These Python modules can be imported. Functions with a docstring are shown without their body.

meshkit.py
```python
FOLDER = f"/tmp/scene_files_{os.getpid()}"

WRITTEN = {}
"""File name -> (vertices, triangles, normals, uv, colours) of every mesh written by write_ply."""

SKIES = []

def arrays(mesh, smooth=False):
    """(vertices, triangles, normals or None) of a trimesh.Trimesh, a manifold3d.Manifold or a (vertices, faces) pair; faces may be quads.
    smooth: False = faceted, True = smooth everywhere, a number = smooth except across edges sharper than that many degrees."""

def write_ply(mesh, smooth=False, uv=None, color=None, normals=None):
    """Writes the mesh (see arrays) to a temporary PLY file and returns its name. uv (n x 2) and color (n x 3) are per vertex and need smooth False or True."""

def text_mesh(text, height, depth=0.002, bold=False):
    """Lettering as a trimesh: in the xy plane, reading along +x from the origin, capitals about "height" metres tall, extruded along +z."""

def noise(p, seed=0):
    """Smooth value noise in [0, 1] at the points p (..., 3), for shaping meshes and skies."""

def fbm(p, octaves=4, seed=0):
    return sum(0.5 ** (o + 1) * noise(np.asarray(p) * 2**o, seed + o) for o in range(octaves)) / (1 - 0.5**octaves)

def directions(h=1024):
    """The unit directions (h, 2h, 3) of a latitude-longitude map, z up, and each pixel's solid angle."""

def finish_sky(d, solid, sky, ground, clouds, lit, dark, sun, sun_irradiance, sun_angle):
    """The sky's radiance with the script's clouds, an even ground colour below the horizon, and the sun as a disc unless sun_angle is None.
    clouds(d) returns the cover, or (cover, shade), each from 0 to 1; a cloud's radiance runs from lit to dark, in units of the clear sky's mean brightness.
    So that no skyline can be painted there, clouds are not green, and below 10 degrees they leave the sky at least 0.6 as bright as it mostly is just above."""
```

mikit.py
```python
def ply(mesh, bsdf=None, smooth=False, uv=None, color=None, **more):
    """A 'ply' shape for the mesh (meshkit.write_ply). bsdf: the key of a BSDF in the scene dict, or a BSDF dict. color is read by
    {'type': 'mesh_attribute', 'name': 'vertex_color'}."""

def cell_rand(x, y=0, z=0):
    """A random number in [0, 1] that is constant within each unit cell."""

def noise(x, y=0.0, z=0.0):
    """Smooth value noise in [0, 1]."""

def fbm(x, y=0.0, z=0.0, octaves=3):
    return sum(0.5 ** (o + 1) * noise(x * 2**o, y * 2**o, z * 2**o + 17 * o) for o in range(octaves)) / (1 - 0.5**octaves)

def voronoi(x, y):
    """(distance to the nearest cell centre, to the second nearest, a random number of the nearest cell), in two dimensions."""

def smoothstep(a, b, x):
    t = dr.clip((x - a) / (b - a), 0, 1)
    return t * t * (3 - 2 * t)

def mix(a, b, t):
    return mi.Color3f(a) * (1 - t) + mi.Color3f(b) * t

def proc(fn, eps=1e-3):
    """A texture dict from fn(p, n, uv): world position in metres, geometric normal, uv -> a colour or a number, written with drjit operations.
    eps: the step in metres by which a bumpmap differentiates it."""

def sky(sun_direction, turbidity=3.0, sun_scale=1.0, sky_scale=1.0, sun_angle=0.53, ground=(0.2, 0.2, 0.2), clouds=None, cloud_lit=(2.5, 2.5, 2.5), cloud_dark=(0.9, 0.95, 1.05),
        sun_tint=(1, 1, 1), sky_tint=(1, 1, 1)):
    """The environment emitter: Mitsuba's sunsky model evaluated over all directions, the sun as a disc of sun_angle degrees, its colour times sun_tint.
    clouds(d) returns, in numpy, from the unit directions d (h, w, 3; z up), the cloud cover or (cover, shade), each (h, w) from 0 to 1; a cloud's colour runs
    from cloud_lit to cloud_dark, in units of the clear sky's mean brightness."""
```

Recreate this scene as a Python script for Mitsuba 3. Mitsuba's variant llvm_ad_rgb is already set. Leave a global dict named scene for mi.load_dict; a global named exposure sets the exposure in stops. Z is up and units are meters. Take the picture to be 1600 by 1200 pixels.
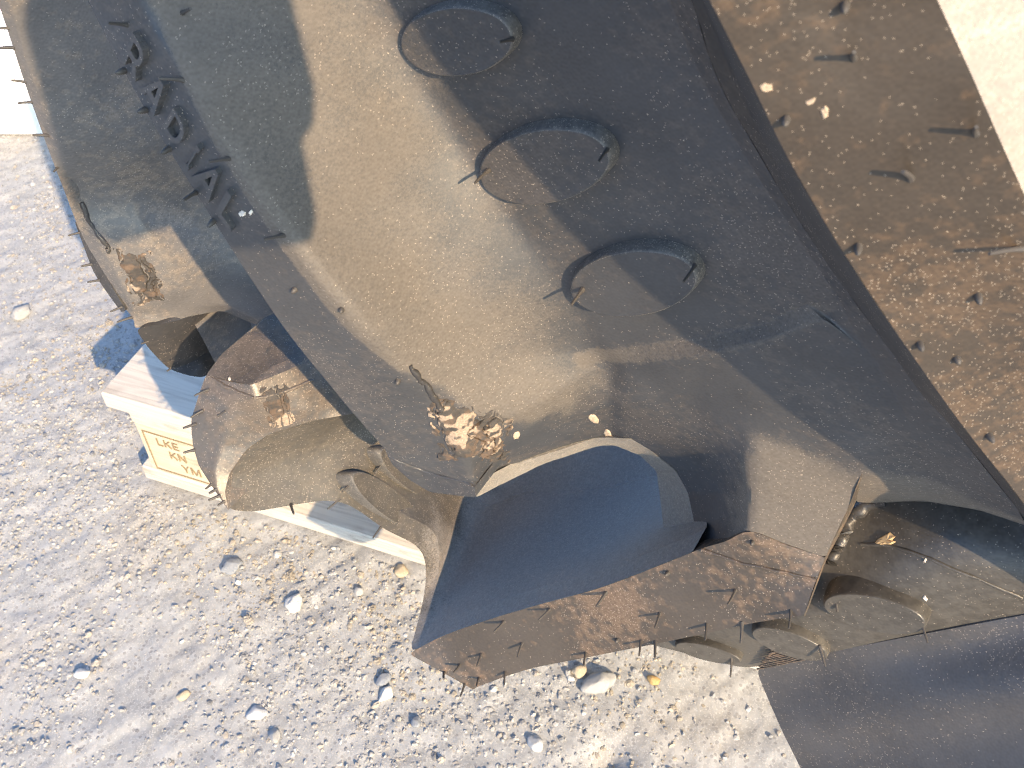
import math
import random
import numpy as np
import trimesh
import drjit as dr
import mitsuba as mi
import mikit
import meshkit
from mikit import noise, fbm, voronoi, smoothstep, mix, proc, cell_rand

T = mi.ScalarTransform4f
scene = {"type": "scene"}
labels = {}

# ---------------------------------------------------------------- camera, sky, exposure
CAM = np.array([0.0, 0.0, 0.87])
AIM = np.array([0.0, 0.6947, -0.7193])
scene["camera"] = {
    "type": "thinlens", "fov": 55.0, "fov_axis": "x", "aperture_radius": 0.0008, "focus_distance": 0.62,
    "near_clip": 0.01, "far_clip": 500.0,
    "to_world": T().look_at(origin=CAM.tolist(), target=(CAM + AIM).tolist(), up=[0, 0, 1]),
}
SUN = np.array([0.420, -0.7475, 0.515])
scene["sky"] = mikit.sky(SUN.tolist(), turbidity=5.5, sky_scale=1.35, sky_tint=(0.81, 0.98, 1.22), sun_tint=(1.0, 0.94, 0.84))
exposure = 2.88

# ---------------------------------------------------------------- mesh helpers
def flow(a, n, curved):
    """The rows of a with n steps per interval (a number, or one per interval). curved: how many first intervals, or which (start, end),
    follow one smooth curve; the others are straight."""
    c0, c1 = curved if isinstance(curved, tuple) else (0, curved)
    c1 = min(c1, len(a) - 1)
    p = np.concatenate([[2 * a[0] - a[1]], a, [2 * a[-1] - a[-2]]])
    out = []
    for i in range(len(a) - 1):
        k = n if isinstance(n, int) else n[i]
        p0, p1, p2, p3 = p[i:i + 4]
        if i == c0:
            p0 = 2 * p1 - p2
        if i == c1 - 1:
            p3 = 2 * p2 - p1
        for t in np.arange(k) / k:
            if c0 <= i < c1:
                out.append(0.5 * (2 * p1 + (p2 - p0) * t + (2 * p0 - 5 * p1 + 4 * p2 - p3) * t * t + (3 * p1 - p0 - 3 * p2 + p3) * t ** 3))
            else:
                out.append(p1 + (p2 - p1) * t)
    return np.array(out + [a[-1]])

def grid(rows, down=0, across=0, nr=8, nc=8):
    """A sheet of small quads through rows of points; the first "down" intervals between rows and "across" intervals between columns are curved."""
    a = flow(np.array(rows, float), nr, down)
    a = flow(a.swapaxes(0, 1), nc, across).swapaxes(0, 1)
    r, c = a.shape[:2]
    v = a.reshape(-1, 3)
    q = np.array([[i * c + j, (i + 1) * c + j, (i + 1) * c + j + 1, i * c + j + 1] for i in range(r - 1) for j in range(c - 1)])
    return v, np.vstack([q[:, [0, 1, 2]], q[:, [0, 2, 3]]])

def join(sheets):
    v, f, n = [], [], 0
    for a, b in sheets:
        v.append(a)
        f.append(b + n)
        n += len(a)
    m = trimesh.Trimesh(np.vstack(v), np.vstack(f), process=False)
    m.merge_vertices(digits_vertex=4)
    m.update_faces(m.nondegenerate_faces())
    return m

def rounded(m, rounds, seed=0, wobble=0.00012):
    """Melt the corners as a mould does, and add the slight unevenness of cast rubber."""
    e = m.edges_unique
    cnt = np.bincount(m.edges_unique_inverse, minlength=len(e))
    border = e[cnt == 1]
    isb = np.zeros(len(m.vertices), bool)
    isb[border.ravel()] = True
    v = np.array(m.vertices)
    inner = e
    for _ in range(rounds):
        acc, w = np.zeros_like(v), np.zeros(len(v))
        for a, b in ((0, 1), (1, 0)):
            np.add.at(acc, inner[:, a], v[inner[:, b]])
            np.add.at(w, inner[:, a], 1)
        ab, wb = np.zeros_like(v), np.zeros(len(v))
        for a, b in ((0, 1), (1, 0)):
            np.add.at(ab, border[:, a], v[border[:, b]])
            np.add.at(wb, border[:, a], 1)
        t = np.where(isb[:, None], ab / np.maximum(wb, 1)[:, None], acc / np.maximum(w, 1)[:, None])
        v = v + 0.5 * (t - v)
    m = trimesh.Trimesh(v, m.faces, process=False)
    n = m.vertex_normals
    v = v + n * ((meshkit.fbm(v * 28 + seed, 3) - 0.5) * wobble * 4 + (meshkit.fbm(v * 160 + seed, 2) - 0.5) * wobble)[:, None]
    return trimesh.Trimesh(v, m.faces, process=False)

def thick(m, back):
    """A solid body: the skin, its copy moved by back, and the rim that joins them."""
    back = np.asarray(back, float)
    n = len(m.vertices)
    e = np.sort(m.edges, axis=1)
    _, inv, cnt = np.unique(e, axis=0, return_inverse=True, return_counts=True)
    rim = m.edges[cnt[inv] == 1]
    k = len(rim)
    rv = np.vstack([m.vertices[rim[:, 0]], m.vertices[rim[:, 1]], m.vertices[rim[:, 1]] + back, m.vertices[rim[:, 0]] + back])
    i = np.arange(k)
    rf = np.vstack([np.stack([i + k, i, i + 2 * k], 1), np.stack([i, i + 3 * k, i + 2 * k], 1)]) + 2 * n
    return trimesh.Trimesh(np.vstack([m.vertices, m.vertices + back, rv]), np.vstack([m.faces, m.faces[:, ::-1] + n, rf]), process=False)

INWARD = np.array([0.5, 0.85, 0.0])

# ---------------------------------------------------------------- the tyre's rubber skin
strip_and_flank = [
    [(-0.1949,0.4325,0.6968),(-0.1634,0.4121,0.7050),(-0.1217,0.4325,0.6968),(-0.0810,0.4524,0.6889),(-0.0539,0.4461,0.6914),(-0.0054,0.4193,0.7021),(0.0206,0.4030,0.7086),(0.0400,0.3908,0.7135),(0.0504,0.3843,0.7161),(0.0549,0.3815,0.7173),(0.0582,0.3794,0.7181)],
    [(-0.1911,0.4321,0.6715),(-0.1591,0.4126,0.6804),(-0.1153,0.4321,0.6715),(-0.0704,0.4494,0.6636),(-0.0454,0.4448,0.6657),(0.0000,0.4197,0.6772),(0.0269,0.4027,0.6850),(0.0516,0.3870,0.6922),(0.0621,0.3803,0.6953),(0.0661,0.3741,0.6982),(0.0690,0.3694,0.7003)],
    [(-0.1794,0.4200,0.6431),(-0.1456,0.4012,0.6569),(-0.1021,0.4215,0.6445),(-0.0557,0.4444,0.6306),(-0.0303,0.4397,0.6338),(0.0146,0.4152,0.6479),(0.0419,0.3977,0.6573),(0.0684,0.3809,0.6648),(0.0782,0.3750,0.6657),(0.0812,0.3697,0.6674),(0.0835,0.3656,0.6688)],
    [(-0.1616,0.4020,0.6118),(-0.1297,0.3872,0.6253),(-0.0865,0.4133,0.6088),(-0.0359,0.4371,0.5939),(-0.0107,0.4337,0.5960),(0.0336,0.4091,0.6115),(0.0627,0.3901,0.6235),(0.0921,0.3715,0.6321),(0.1000,0.3666,0.6336),(0.1022,0.3617,0.6368),(0.1039,0.3579,0.6392)],
    [(-0.1438,0.3927,0.5708),(-0.1077,0.3755,0.5862),(-0.0638,0.4083,0.5650),(-0.0119,0.4276,0.5548),(0.0142,0.4238,0.5576),(0.0589,0.3992,0.5757),(0.0878,0.3800,0.5899),(0.1153,0.3618,0.6033),(0.1228,0.3572,0.6050),(0.1250,0.3524,0.6074),(0.1264,0.3490,0.6093)],
    [(-0.1230,0.3878,0.5147),(-0.0795,0.3670,0.5363),(-0.0349,0.4032,0.5129),(0.0179,0.4178,0.5095),(0.0454,0.4114,0.5159),(0.0905,0.3856,0.5394),(0.1175,0.3674,0.5551),(0.1421,0.3508,0.5693),(0.1498,0.3461,0.5706),(0.1516,0.3415,0.5746),(0.1529,0.3380,0.5776)],
    [(-0.0969,0.3895,0.4496),(-0.0585,0.3737,0.4871),(-0.0118,0.4019,0.4698),(0.0370,0.4184,0.4667),(0.0607,0.4091,0.4787),(0.1000,0.3862,0.5059),(0.1266,0.3666,0.5341),(0.1411,0.3537,0.5588),(0.1601,0.3421,0.5549),(0.1635,0.3365,0.5596),(0.1660,0.3323,0.5631)],
    [(-0.0783,0.3900,0.4098),(-0.0390,0.3801,0.4516),(0.0000,0.3927,0.4360),(0.0499,0.4150,0.4513),(0.0701,0.4015,0.4691),(0.1028,0.3764,0.5015),(0.1293,0.3566,0.5321),(0.1486,0.3455,0.5559),(0.1734,0.3365,0.5393),(0.1791,0.3299,0.5420),(0.1832,0.3249,0.5443)],
    [(-0.0704,0.3940,0.3914),(-0.0295,0.3771,0.4251),(0.0024,0.3994,0.4049),(0.0521,0.4164,0.4158),(0.0718,0.4070,0.4289),(0.1055,0.3886,0.4543),(0.1319,0.3684,0.4681),(0.1725,0.3414,0.4976),(0.1979,0.3270,0.5038),(0.2045,0.3192,0.5122),(0.2092,0.3133,0.5182)],
    [(-0.0578,0.3982,0.3787),(-0.0233,0.3765,0.3898),(0.0026,0.4167,0.3619),(0.0560,0.4339,0.3687),(0.0770,0.4191,0.3851),(0.1105,0.3912,0.4192),(0.1346,0.3654,0.4500),(0.1915,0.3390,0.4495),(0.2284,0.3327,0.4406),(0.2470,0.3179,0.4541),(0.2596,0.3047,0.4622)],
]
shoulder_face = [
    [(0.0770,0.4191,0.3851),(0.1105,0.3912,0.4192),(0.1346,0.3654,0.4500)],
    [(0.0928,0.4267,0.3645),(0.1171,0.3932,0.4017),(0.1355,0.3602,0.4393)],
    [(0.1113,0.4222,0.3490),(0.1244,0.3888,0.3877),(0.1370,0.3561,0.4271)],
    [(0.1195,0.4112,0.3385),(0.1299,0.3814,0.3764),(0.1387,0.3522,0.4136)],
    [(0.1225,0.3866,0.3314),(0.1325,0.3674,0.3671),(0.1401,0.3475,0.4007)],
    [(0.1209,0.3627,0.3417),(0.1317,0.3524,0.3651),(0.1416,0.3432,0.3881)],
]
shoulder_tip = [
    [(0.1346,0.3654,0.4500),(0.1915,0.3390,0.4495)],
    [(0.1355,0.3602,0.4393),(0.1918,0.3384,0.4350)],
    [(0.1370,0.3561,0.4271),(0.1899,0.3355,0.4211)],
    [(0.1387,0.3522,0.4136),(0.1875,0.3326,0.4085)],
    [(0.1401,0.3475,0.4007),(0.1854,0.3298,0.3961)],
    [(0.1416,0.3432,0.3881),(0.1836,0.3271,0.3851)],
]
under_lip = [
    [(0.1915,0.3390,0.4495),(0.2284,0.3327,0.4406),(0.2470,0.3179,0.4541),(0.2596,0.3047,0.4622)],
    [(0.1950,0.3421,0.4330),(0.2351,0.3399,0.4253),(0.2546,0.3242,0.4379),(0.2691,0.3071,0.4479)],
    [(0.2131,0.3710,0.3802),(0.2601,0.3731,0.3754),(0.2826,0.3577,0.3882),(0.3004,0.3360,0.4020)],
]
foot_of_strip = [
    [(-0.0783,0.3900,0.4098),(-0.0704,0.3940,0.3914),(-0.0578,0.3982,0.3787),(-0.0233,0.3765,0.3898)],
    [(-0.0783,0.4072,0.3735),(-0.0668,0.4009,0.3647),(-0.0538,0.3977,0.3560),(-0.0223,0.3742,0.3806)],
]
flash_band = [
    [(-0.0233,0.3765,0.3898),(-0.0223,0.3742,0.3806)],
    [(0.0026,0.4167,0.3619),(-0.0017,0.4131,0.3486)],
    [(0.0292,0.4257,0.3650),(0.0227,0.4282,0.3493)],
    [(0.0560,0.4339,0.3687),(0.0465,0.4387,0.3483)],
    [(0.0666,0.4273,0.3763),(0.0594,0.4389,0.3541)],
    [(0.0770,0.4191,0.3851),(0.0700,0.4363,0.3572)],
    [(0.0928,0.4267,0.3645),(0.0900,0.4448,0.3375)],
    [(0.1113,0.4222,0.3490),(0.1028,0.4427,0.3216)],
    [(0.1195,0.4112,0.3385),(0.1055,0.4302,0.3095)],
    [(0.1225,0.3866,0.3314),(0.1059,0.4086,0.3054)],
    [(0.1209,0.3627,0.3417),(0.1074,0.3754,0.3150)],
]
lug_top = [
    [(-0.0775,0.3679,0.1966),(-0.0545,0.3744,0.2098),(-0.0233,0.3719,0.2352),(0.0180,0.3679,0.2661),(0.0588,0.3600,0.3001),(0.1017,0.3535,0.3425),(0.1171,0.3513,0.3584),(0.1300,0.3477,0.3717),(0.1416,0.3432,0.3881),(0.1623,0.3345,0.3867),(0.1836,0.3271,0.3851)],
    [(-0.0528,0.3573,0.1891),(-0.0391,0.3603,0.1990),(-0.0060,0.3580,0.2259),(0.0358,0.3537,0.2551),(0.0759,0.3438,0.2914),(0.1139,0.3371,0.3267),(0.1278,0.3352,0.3401),(0.1395,0.3325,0.3515),(0.1527,0.3293,0.3622),(0.1678,0.3235,0.3677),(0.1781,0.3174,0.3702)],
    [(-0.0287,0.3462,0.1825),(-0.0238,0.3464,0.1882),(0.0116,0.3455,0.2153),(0.0531,0.3395,0.2442),(0.0933,0.3288,0.2811),(0.1265,0.3217,0.3090),(0.1385,0.3189,0.3202),(0.1486,0.3165,0.3290),(0.1581,0.3132,0.3384),(0.1656,0.3101,0.3465),(0.1736,0.3073,0.3535)],
]
lug_end = [
    [(0.1915,0.3390,0.4495),(0.1950,0.3421,0.4330),(0.2061,0.3588,0.3963)],
    [(0.1899,0.3355,0.4211),(0.1958,0.3426,0.4085),(0.2049,0.3579,0.3815)],
    [(0.1836,0.3271,0.3851),(0.1889,0.3345,0.3728),(0.1977,0.3506,0.3467)],
    [(0.1736,0.3073,0.3535),(0.1788,0.3146,0.3397),(0.1895,0.3368,0.3055)],
]
trough = [
    [(-0.0775,0.3679,0.1966),(-0.0545,0.3744,0.2098),(-0.0233,0.3719,0.2352),(0.0180,0.3679,0.2661),(0.0588,0.3600,0.3001),(0.1017,0.3535,0.3425),(0.1171,0.3513,0.3584)],
    [(-0.0734,0.3956,0.1927),(-0.0505,0.4138,0.1908),(-0.0175,0.4214,0.2065),(0.0248,0.4295,0.2255),(0.0659,0.4333,0.2458),(0.1045,0.4337,0.2740),(0.1186,0.4298,0.2911)],
    [(-0.0697,0.4232,0.1916),(-0.0504,0.4537,0.1751),(-0.0160,0.4718,0.1857),(0.0271,0.4962,0.1926),(0.0679,0.5136,0.2052),(0.1067,0.5178,0.2301),(0.1223,0.5071,0.2476)],
    [(-0.0694,0.4453,0.2018),(-0.0520,0.4884,0.1711),(-0.0199,0.5307,0.1647),(0.0230,0.5568,0.1774),(0.0566,0.5637,0.2049),(0.0951,0.5733,0.2281),(0.1119,0.5813,0.2359)],
    [(-0.0771,0.4531,0.2163),(-0.0605,0.5079,0.1858),(-0.0372,0.5537,0.1813),(-0.0058,0.5841,0.1898),(0.0284,0.5895,0.2270),(0.0623,0.6044,0.2442),(0.0792,0.6125,0.2521)],
    [(-0.0999,0.4519,0.2388),(-0.0822,0.5013,0.2211),(-0.0660,0.5435,0.2202),(-0.0448,0.5733,0.2281),(-0.0165,0.5831,0.2584),(0.0166,0.6064,0.2740),(0.0332,0.6144,0.2816)],
    [(-0.1279,0.4519,0.2749),(-0.1108,0.4798,0.2810),(-0.1002,0.5025,0.2848),(-0.0817,0.5306,0.2912),(-0.0569,0.5560,0.3017),(-0.0312,0.5782,0.3163),(-0.0156,0.5857,0.3235)],
    [(-0.1602,0.4365,0.2906),(-0.1472,0.4610,0.3004),(-0.1344,0.4782,0.3058),(-0.1212,0.4931,0.3106),(-0.1027,0.5119,0.3189),(-0.0890,0.5280,0.3233),(-0.0747,0.5422,0.3301)],
    [(-0.1827,0.4223,0.3019),(-0.1768,0.4426,0.3159),(-0.1663,0.4567,0.3240),(-0.1510,0.4676,0.3290),(-0.1312,0.4783,0.3310),(-0.1140,0.4935,0.3317),(-0.0963,0.5106,0.3344)],
    [(-0.1977,0.4133,0.3155),(-0.2004,0.4223,0.3242),(-0.1973,0.4316,0.3332),(-0.1850,0.4432,0.3457),(-0.1691,0.4502,0.3539),(-0.1412,0.4613,0.3548),(-0.1098,0.4756,0.3478)],
]
far_lug_top = [
    [(-0.2104,0.4730,0.3884),(-0.1921,0.4653,0.3907),(-0.1752,0.4579,0.3947)],
    [(-0.2158,0.4643,0.3772),(-0.1934,0.4572,0.3829),(-0.1723,0.4521,0.3863)],
    [(-0.2217,0.4552,0.3643),(-0.1946,0.4492,0.3696),(-0.1708,0.4502,0.3692)],
    [(-0.2220,0.4501,0.3580),(-0.1954,0.4455,0.3619),(-0.1689,0.4495,0.3546)],
    [(-0.2217,0.4441,0.3494),(-0.2010,0.4406,0.3515),(-0.1847,0.4425,0.3465)],
    [(-0.2181,0.4348,0.3390),(-0.2060,0.4301,0.3386),(-0.1970,0.4310,0.3339)],
    [(-0.2112,0.4271,0.3302),(-0.2053,0.4227,0.3287),(-0.2001,0.4217,0.3250)],
    [(-0.1992,0.4143,0.3178),(-0.1983,0.4134,0.3169),(-0.1974,0.4127,0.3163)],
]
far_lug_end = [
    [(-0.1803,0.5188,0.3909),(-0.1647,0.5147,0.3898),(-0.1464,0.5114,0.3866),(-0.1193,0.5096,0.3820)],
    [(-0.1877,0.5085,0.3949),(-0.1713,0.5035,0.3928),(-0.1529,0.4981,0.3905),(-0.1347,0.4936,0.3874)],
    [(-0.2023,0.4909,0.3918),(-0.1861,0.4858,0.3925),(-0.1674,0.4808,0.3931),(-0.1493,0.4771,0.3924)],
    [(-0.2104,0.4730,0.3884),(-0.1983,0.4680,0.3905),(-0.1860,0.4629,0.3926),(-0.1752,0.4579,0.3947)],
]
far_lug_side = [
    [(-0.1752,0.4579,0.3947),(-0.1493,0.4771,0.3924),(-0.1347,0.4936,0.3874),(-0.1193,0.5096,0.3820)],
    [(-0.1723,0.4521,0.3863),(-0.1447,0.4672,0.3786),(-0.1271,0.4814,0.3715),(-0.1106,0.4968,0.3655)],
    [(-0.1708,0.4502,0.3692),(-0.1431,0.4617,0.3664),(-0.1224,0.4738,0.3586),(-0.1039,0.4866,0.3529)],
    [(-0.1689,0.4495,0.3546),(-0.1410,0.4606,0.3556),(-0.1224,0.4679,0.3529),(-0.1096,0.4749,0.3486)],
]
far_flank = [
    [(-0.2951,0.5495,0.6500),(-0.2877,0.5475,0.6508),(-0.2696,0.5699,0.6418),(-0.2495,0.6004,0.6296),(-0.2178,0.6309,0.6174)],
    [(-0.2993,0.5577,0.6092),(-0.2910,0.5553,0.6111),(-0.2725,0.5728,0.6029),(-0.2521,0.5971,0.5916),(-0.2241,0.6310,0.5758)],
    [(-0.3053,0.5640,0.5597),(-0.2970,0.5603,0.5617),(-0.2724,0.5731,0.5546),(-0.2495,0.5960,0.5420),(-0.2186,0.6419,0.5168)],
    [(-0.3066,0.5635,0.5106),(-0.2959,0.5592,0.5133),(-0.2705,0.5722,0.5050),(-0.2424,0.5982,0.4885),(-0.1947,0.6329,0.4663)],
    [(-0.3074,0.5646,0.4769),(-0.3053,0.5762,0.4672),(-0.2733,0.5846,0.4614),(-0.2439,0.6104,0.4377),(-0.1854,0.6394,0.4171)],
    [(-0.3135,0.5759,0.4294),(-0.2980,0.5703,0.4337),(-0.2647,0.5784,0.4276),(-0.2358,0.6051,0.4047),(-0.1696,0.6301,0.3803)],
    [(-0.3061,0.5718,0.4004),(-0.2935,0.5669,0.4027),(-0.2576,0.5771,0.3986),(-0.2299,0.6009,0.3868),(-0.1561,0.6194,0.3560)],
    [(-0.2999,0.5689,0.3740),(-0.2901,0.5637,0.3759),(-0.2561,0.5783,0.3761),(-0.2285,0.5961,0.3655),(-0.1519,0.6044,0.3346)],
    [(-0.2926,0.5643,0.3570),(-0.2895,0.5649,0.3618),(-0.2612,0.5789,0.3559),(-0.2307,0.5935,0.3477),(-0.2051,0.5917,0.3321)],
]
far_flash = [
    [(-0.2926,0.5643,0.3570),(-0.2895,0.5649,0.3618),(-0.2612,0.5789,0.3559),(-0.2307,0.5935,0.3477),(-0.2051,0.5917,0.3321)],
    [(-0.2928,0.5619,0.3505),(-0.2725,0.5688,0.3489),(-0.2564,0.5820,0.3450),(-0.2359,0.6003,0.3348),(-0.2113,0.5991,0.3197)],
]
farthest_lug = [
    [(-0.2909,0.5582,0.3539),(-0.2715,0.5666,0.3509),(-0.2554,0.5839,0.3426)],
    [(-0.2911,0.5670,0.3263),(-0.2748,0.5779,0.3201),(-0.2588,0.5986,0.3151)],
    [(-0.2873,0.5717,0.3058),(-0.2731,0.5833,0.3003),(-0.2581,0.6018,0.2974)],
    [(-0.2814,0.5732,0.2933),(-0.2695,0.5839,0.2870),(-0.2558,0.6024,0.2840)],
    [(-0.2689,0.5746,0.2850),(-0.2603,0.5805,0.2767),(-0.2501,0.5981,0.2729)],
]
outer_lug_edge = [
    [(-0.3182,0.5820,0.4381),(-0.3117,0.5804,0.4365)],
    [(-0.3187,0.5823,0.4175),(-0.3082,0.5751,0.4231)],
    [(-0.3170,0.5786,0.3930),(-0.3056,0.5717,0.4017)],
    [(-0.3113,0.5762,0.3741),(-0.3015,0.5688,0.3836)],
    [(-0.3036,0.5715,0.3585),(-0.2954,0.5636,0.3675)],
]
gully = [
    [(-0.2876,0.6422,0.3085),(-0.2489,0.6422,0.3085),(-0.1991,0.6422,0.3085)],
    [(-0.2602,0.5932,0.3307),(-0.2599,0.6323,0.2989),(-0.1991,0.6303,0.2970)],
    [(-0.2535,0.5891,0.3059),(-0.2490,0.6196,0.2728),(-0.1991,0.6144,0.2816)],
    [(-0.2457,0.5824,0.2786),(-0.2350,0.6015,0.2553),(-0.1991,0.5945,0.2624)],
]
near_strip = [
    [(0.0168,0.2895,0.8076),(0.0422,0.2824,0.8091),(0.0676,0.2777,0.8101)],
    [(0.0341,0.2838,0.7798),(0.0633,0.2773,0.7819),(0.0911,0.2708,0.7840)],
    [(0.0474,0.2788,0.7584),(0.0785,0.2727,0.7608),(0.1065,0.2666,0.7633)],
    [(0.0569,0.2761,0.7432),(0.0896,0.2741,0.7441),(0.1185,0.2673,0.7472)],
    [(0.0724,0.2742,0.7191),(0.1029,0.2701,0.7235),(0.1343,0.2623,0.7257)],
    [(0.0877,0.2719,0.6947),(0.1188,0.2657,0.6998),(0.1507,0.2590,0.7030)],
    [(0.1100,0.2672,0.6637),(0.1404,0.2624,0.6688),(0.1738,0.2560,0.6724)],
    [(0.1370,0.2619,0.6294),(0.1695,0.2602,0.6319),(0.2043,0.2542,0.6359)],
    [(0.1648,0.2594,0.5950),(0.2027,0.2619,0.5946),(0.2396,0.2549,0.5991)],
    [(0.1855,0.2581,0.5702),(0.2290,0.2620,0.5669),(0.2678,0.2558,0.5721)],
    [(0.2244,0.2583,0.5244),(0.2805,0.2665,0.5157),(0.3232,0.2597,0.5202)],
    [(0.3126,0.2724,0.4102),(0.3584,0.2684,0.4202),(0.4066,0.2619,0.4279)],
]
near_under_edge = [
    [(0.0150,0.3883,0.7863),(0.0172,0.3530,0.7939),(0.0168,0.2895,0.8076)],
    [(0.0388,0.3799,0.7493),(0.0409,0.3683,0.7530),(0.0341,0.2838,0.7798)],
    [(0.0573,0.3733,0.7205),(0.0600,0.3663,0.7233),(0.0474,0.2788,0.7584)],
    [(0.0690,0.3694,0.7003),(0.0717,0.3609,0.7042),(0.0569,0.2761,0.7432)],
    [(0.0835,0.3656,0.6688),(0.0882,0.3530,0.6757),(0.0724,0.2742,0.7191)],
    [(0.1039,0.3579,0.6392),(0.1054,0.3449,0.6470),(0.0877,0.2719,0.6947)],
    [(0.1264,0.3490,0.6093),(0.1260,0.3321,0.6180),(0.1100,0.2672,0.6637)],
    [(0.1529,0.3380,0.5776),(0.1535,0.3171,0.5854),(0.1370,0.2619,0.6294)],
    [(0.1832,0.3249,0.5443),(0.1805,0.3015,0.5537),(0.1648,0.2594,0.5950)],
    [(0.2092,0.3133,0.5182),(0.2049,0.2958,0.5300),(0.1855,0.2581,0.5702)],
    [(0.2596,0.3047,0.4622),(0.2492,0.2885,0.4813),(0.2244,0.2583,0.5244)],
    [(0.3316,0.2934,0.3748),(0.3218,0.2826,0.3922),(0.3126,0.2724,0.4102)],
]
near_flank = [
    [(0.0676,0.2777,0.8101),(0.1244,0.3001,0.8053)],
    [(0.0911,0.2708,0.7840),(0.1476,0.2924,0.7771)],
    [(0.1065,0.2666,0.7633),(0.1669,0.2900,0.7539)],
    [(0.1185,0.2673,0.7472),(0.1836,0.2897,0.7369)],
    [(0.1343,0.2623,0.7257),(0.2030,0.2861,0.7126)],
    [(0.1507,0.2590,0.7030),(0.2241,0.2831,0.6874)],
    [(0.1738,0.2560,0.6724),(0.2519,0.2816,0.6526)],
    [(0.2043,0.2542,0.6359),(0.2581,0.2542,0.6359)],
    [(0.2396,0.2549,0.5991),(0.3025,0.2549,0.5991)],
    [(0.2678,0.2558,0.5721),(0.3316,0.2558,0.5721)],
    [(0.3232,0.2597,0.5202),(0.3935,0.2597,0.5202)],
    [(0.4066,0.2619,0.4279),(0.4880,0.2619,0.4279)],
]
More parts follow.
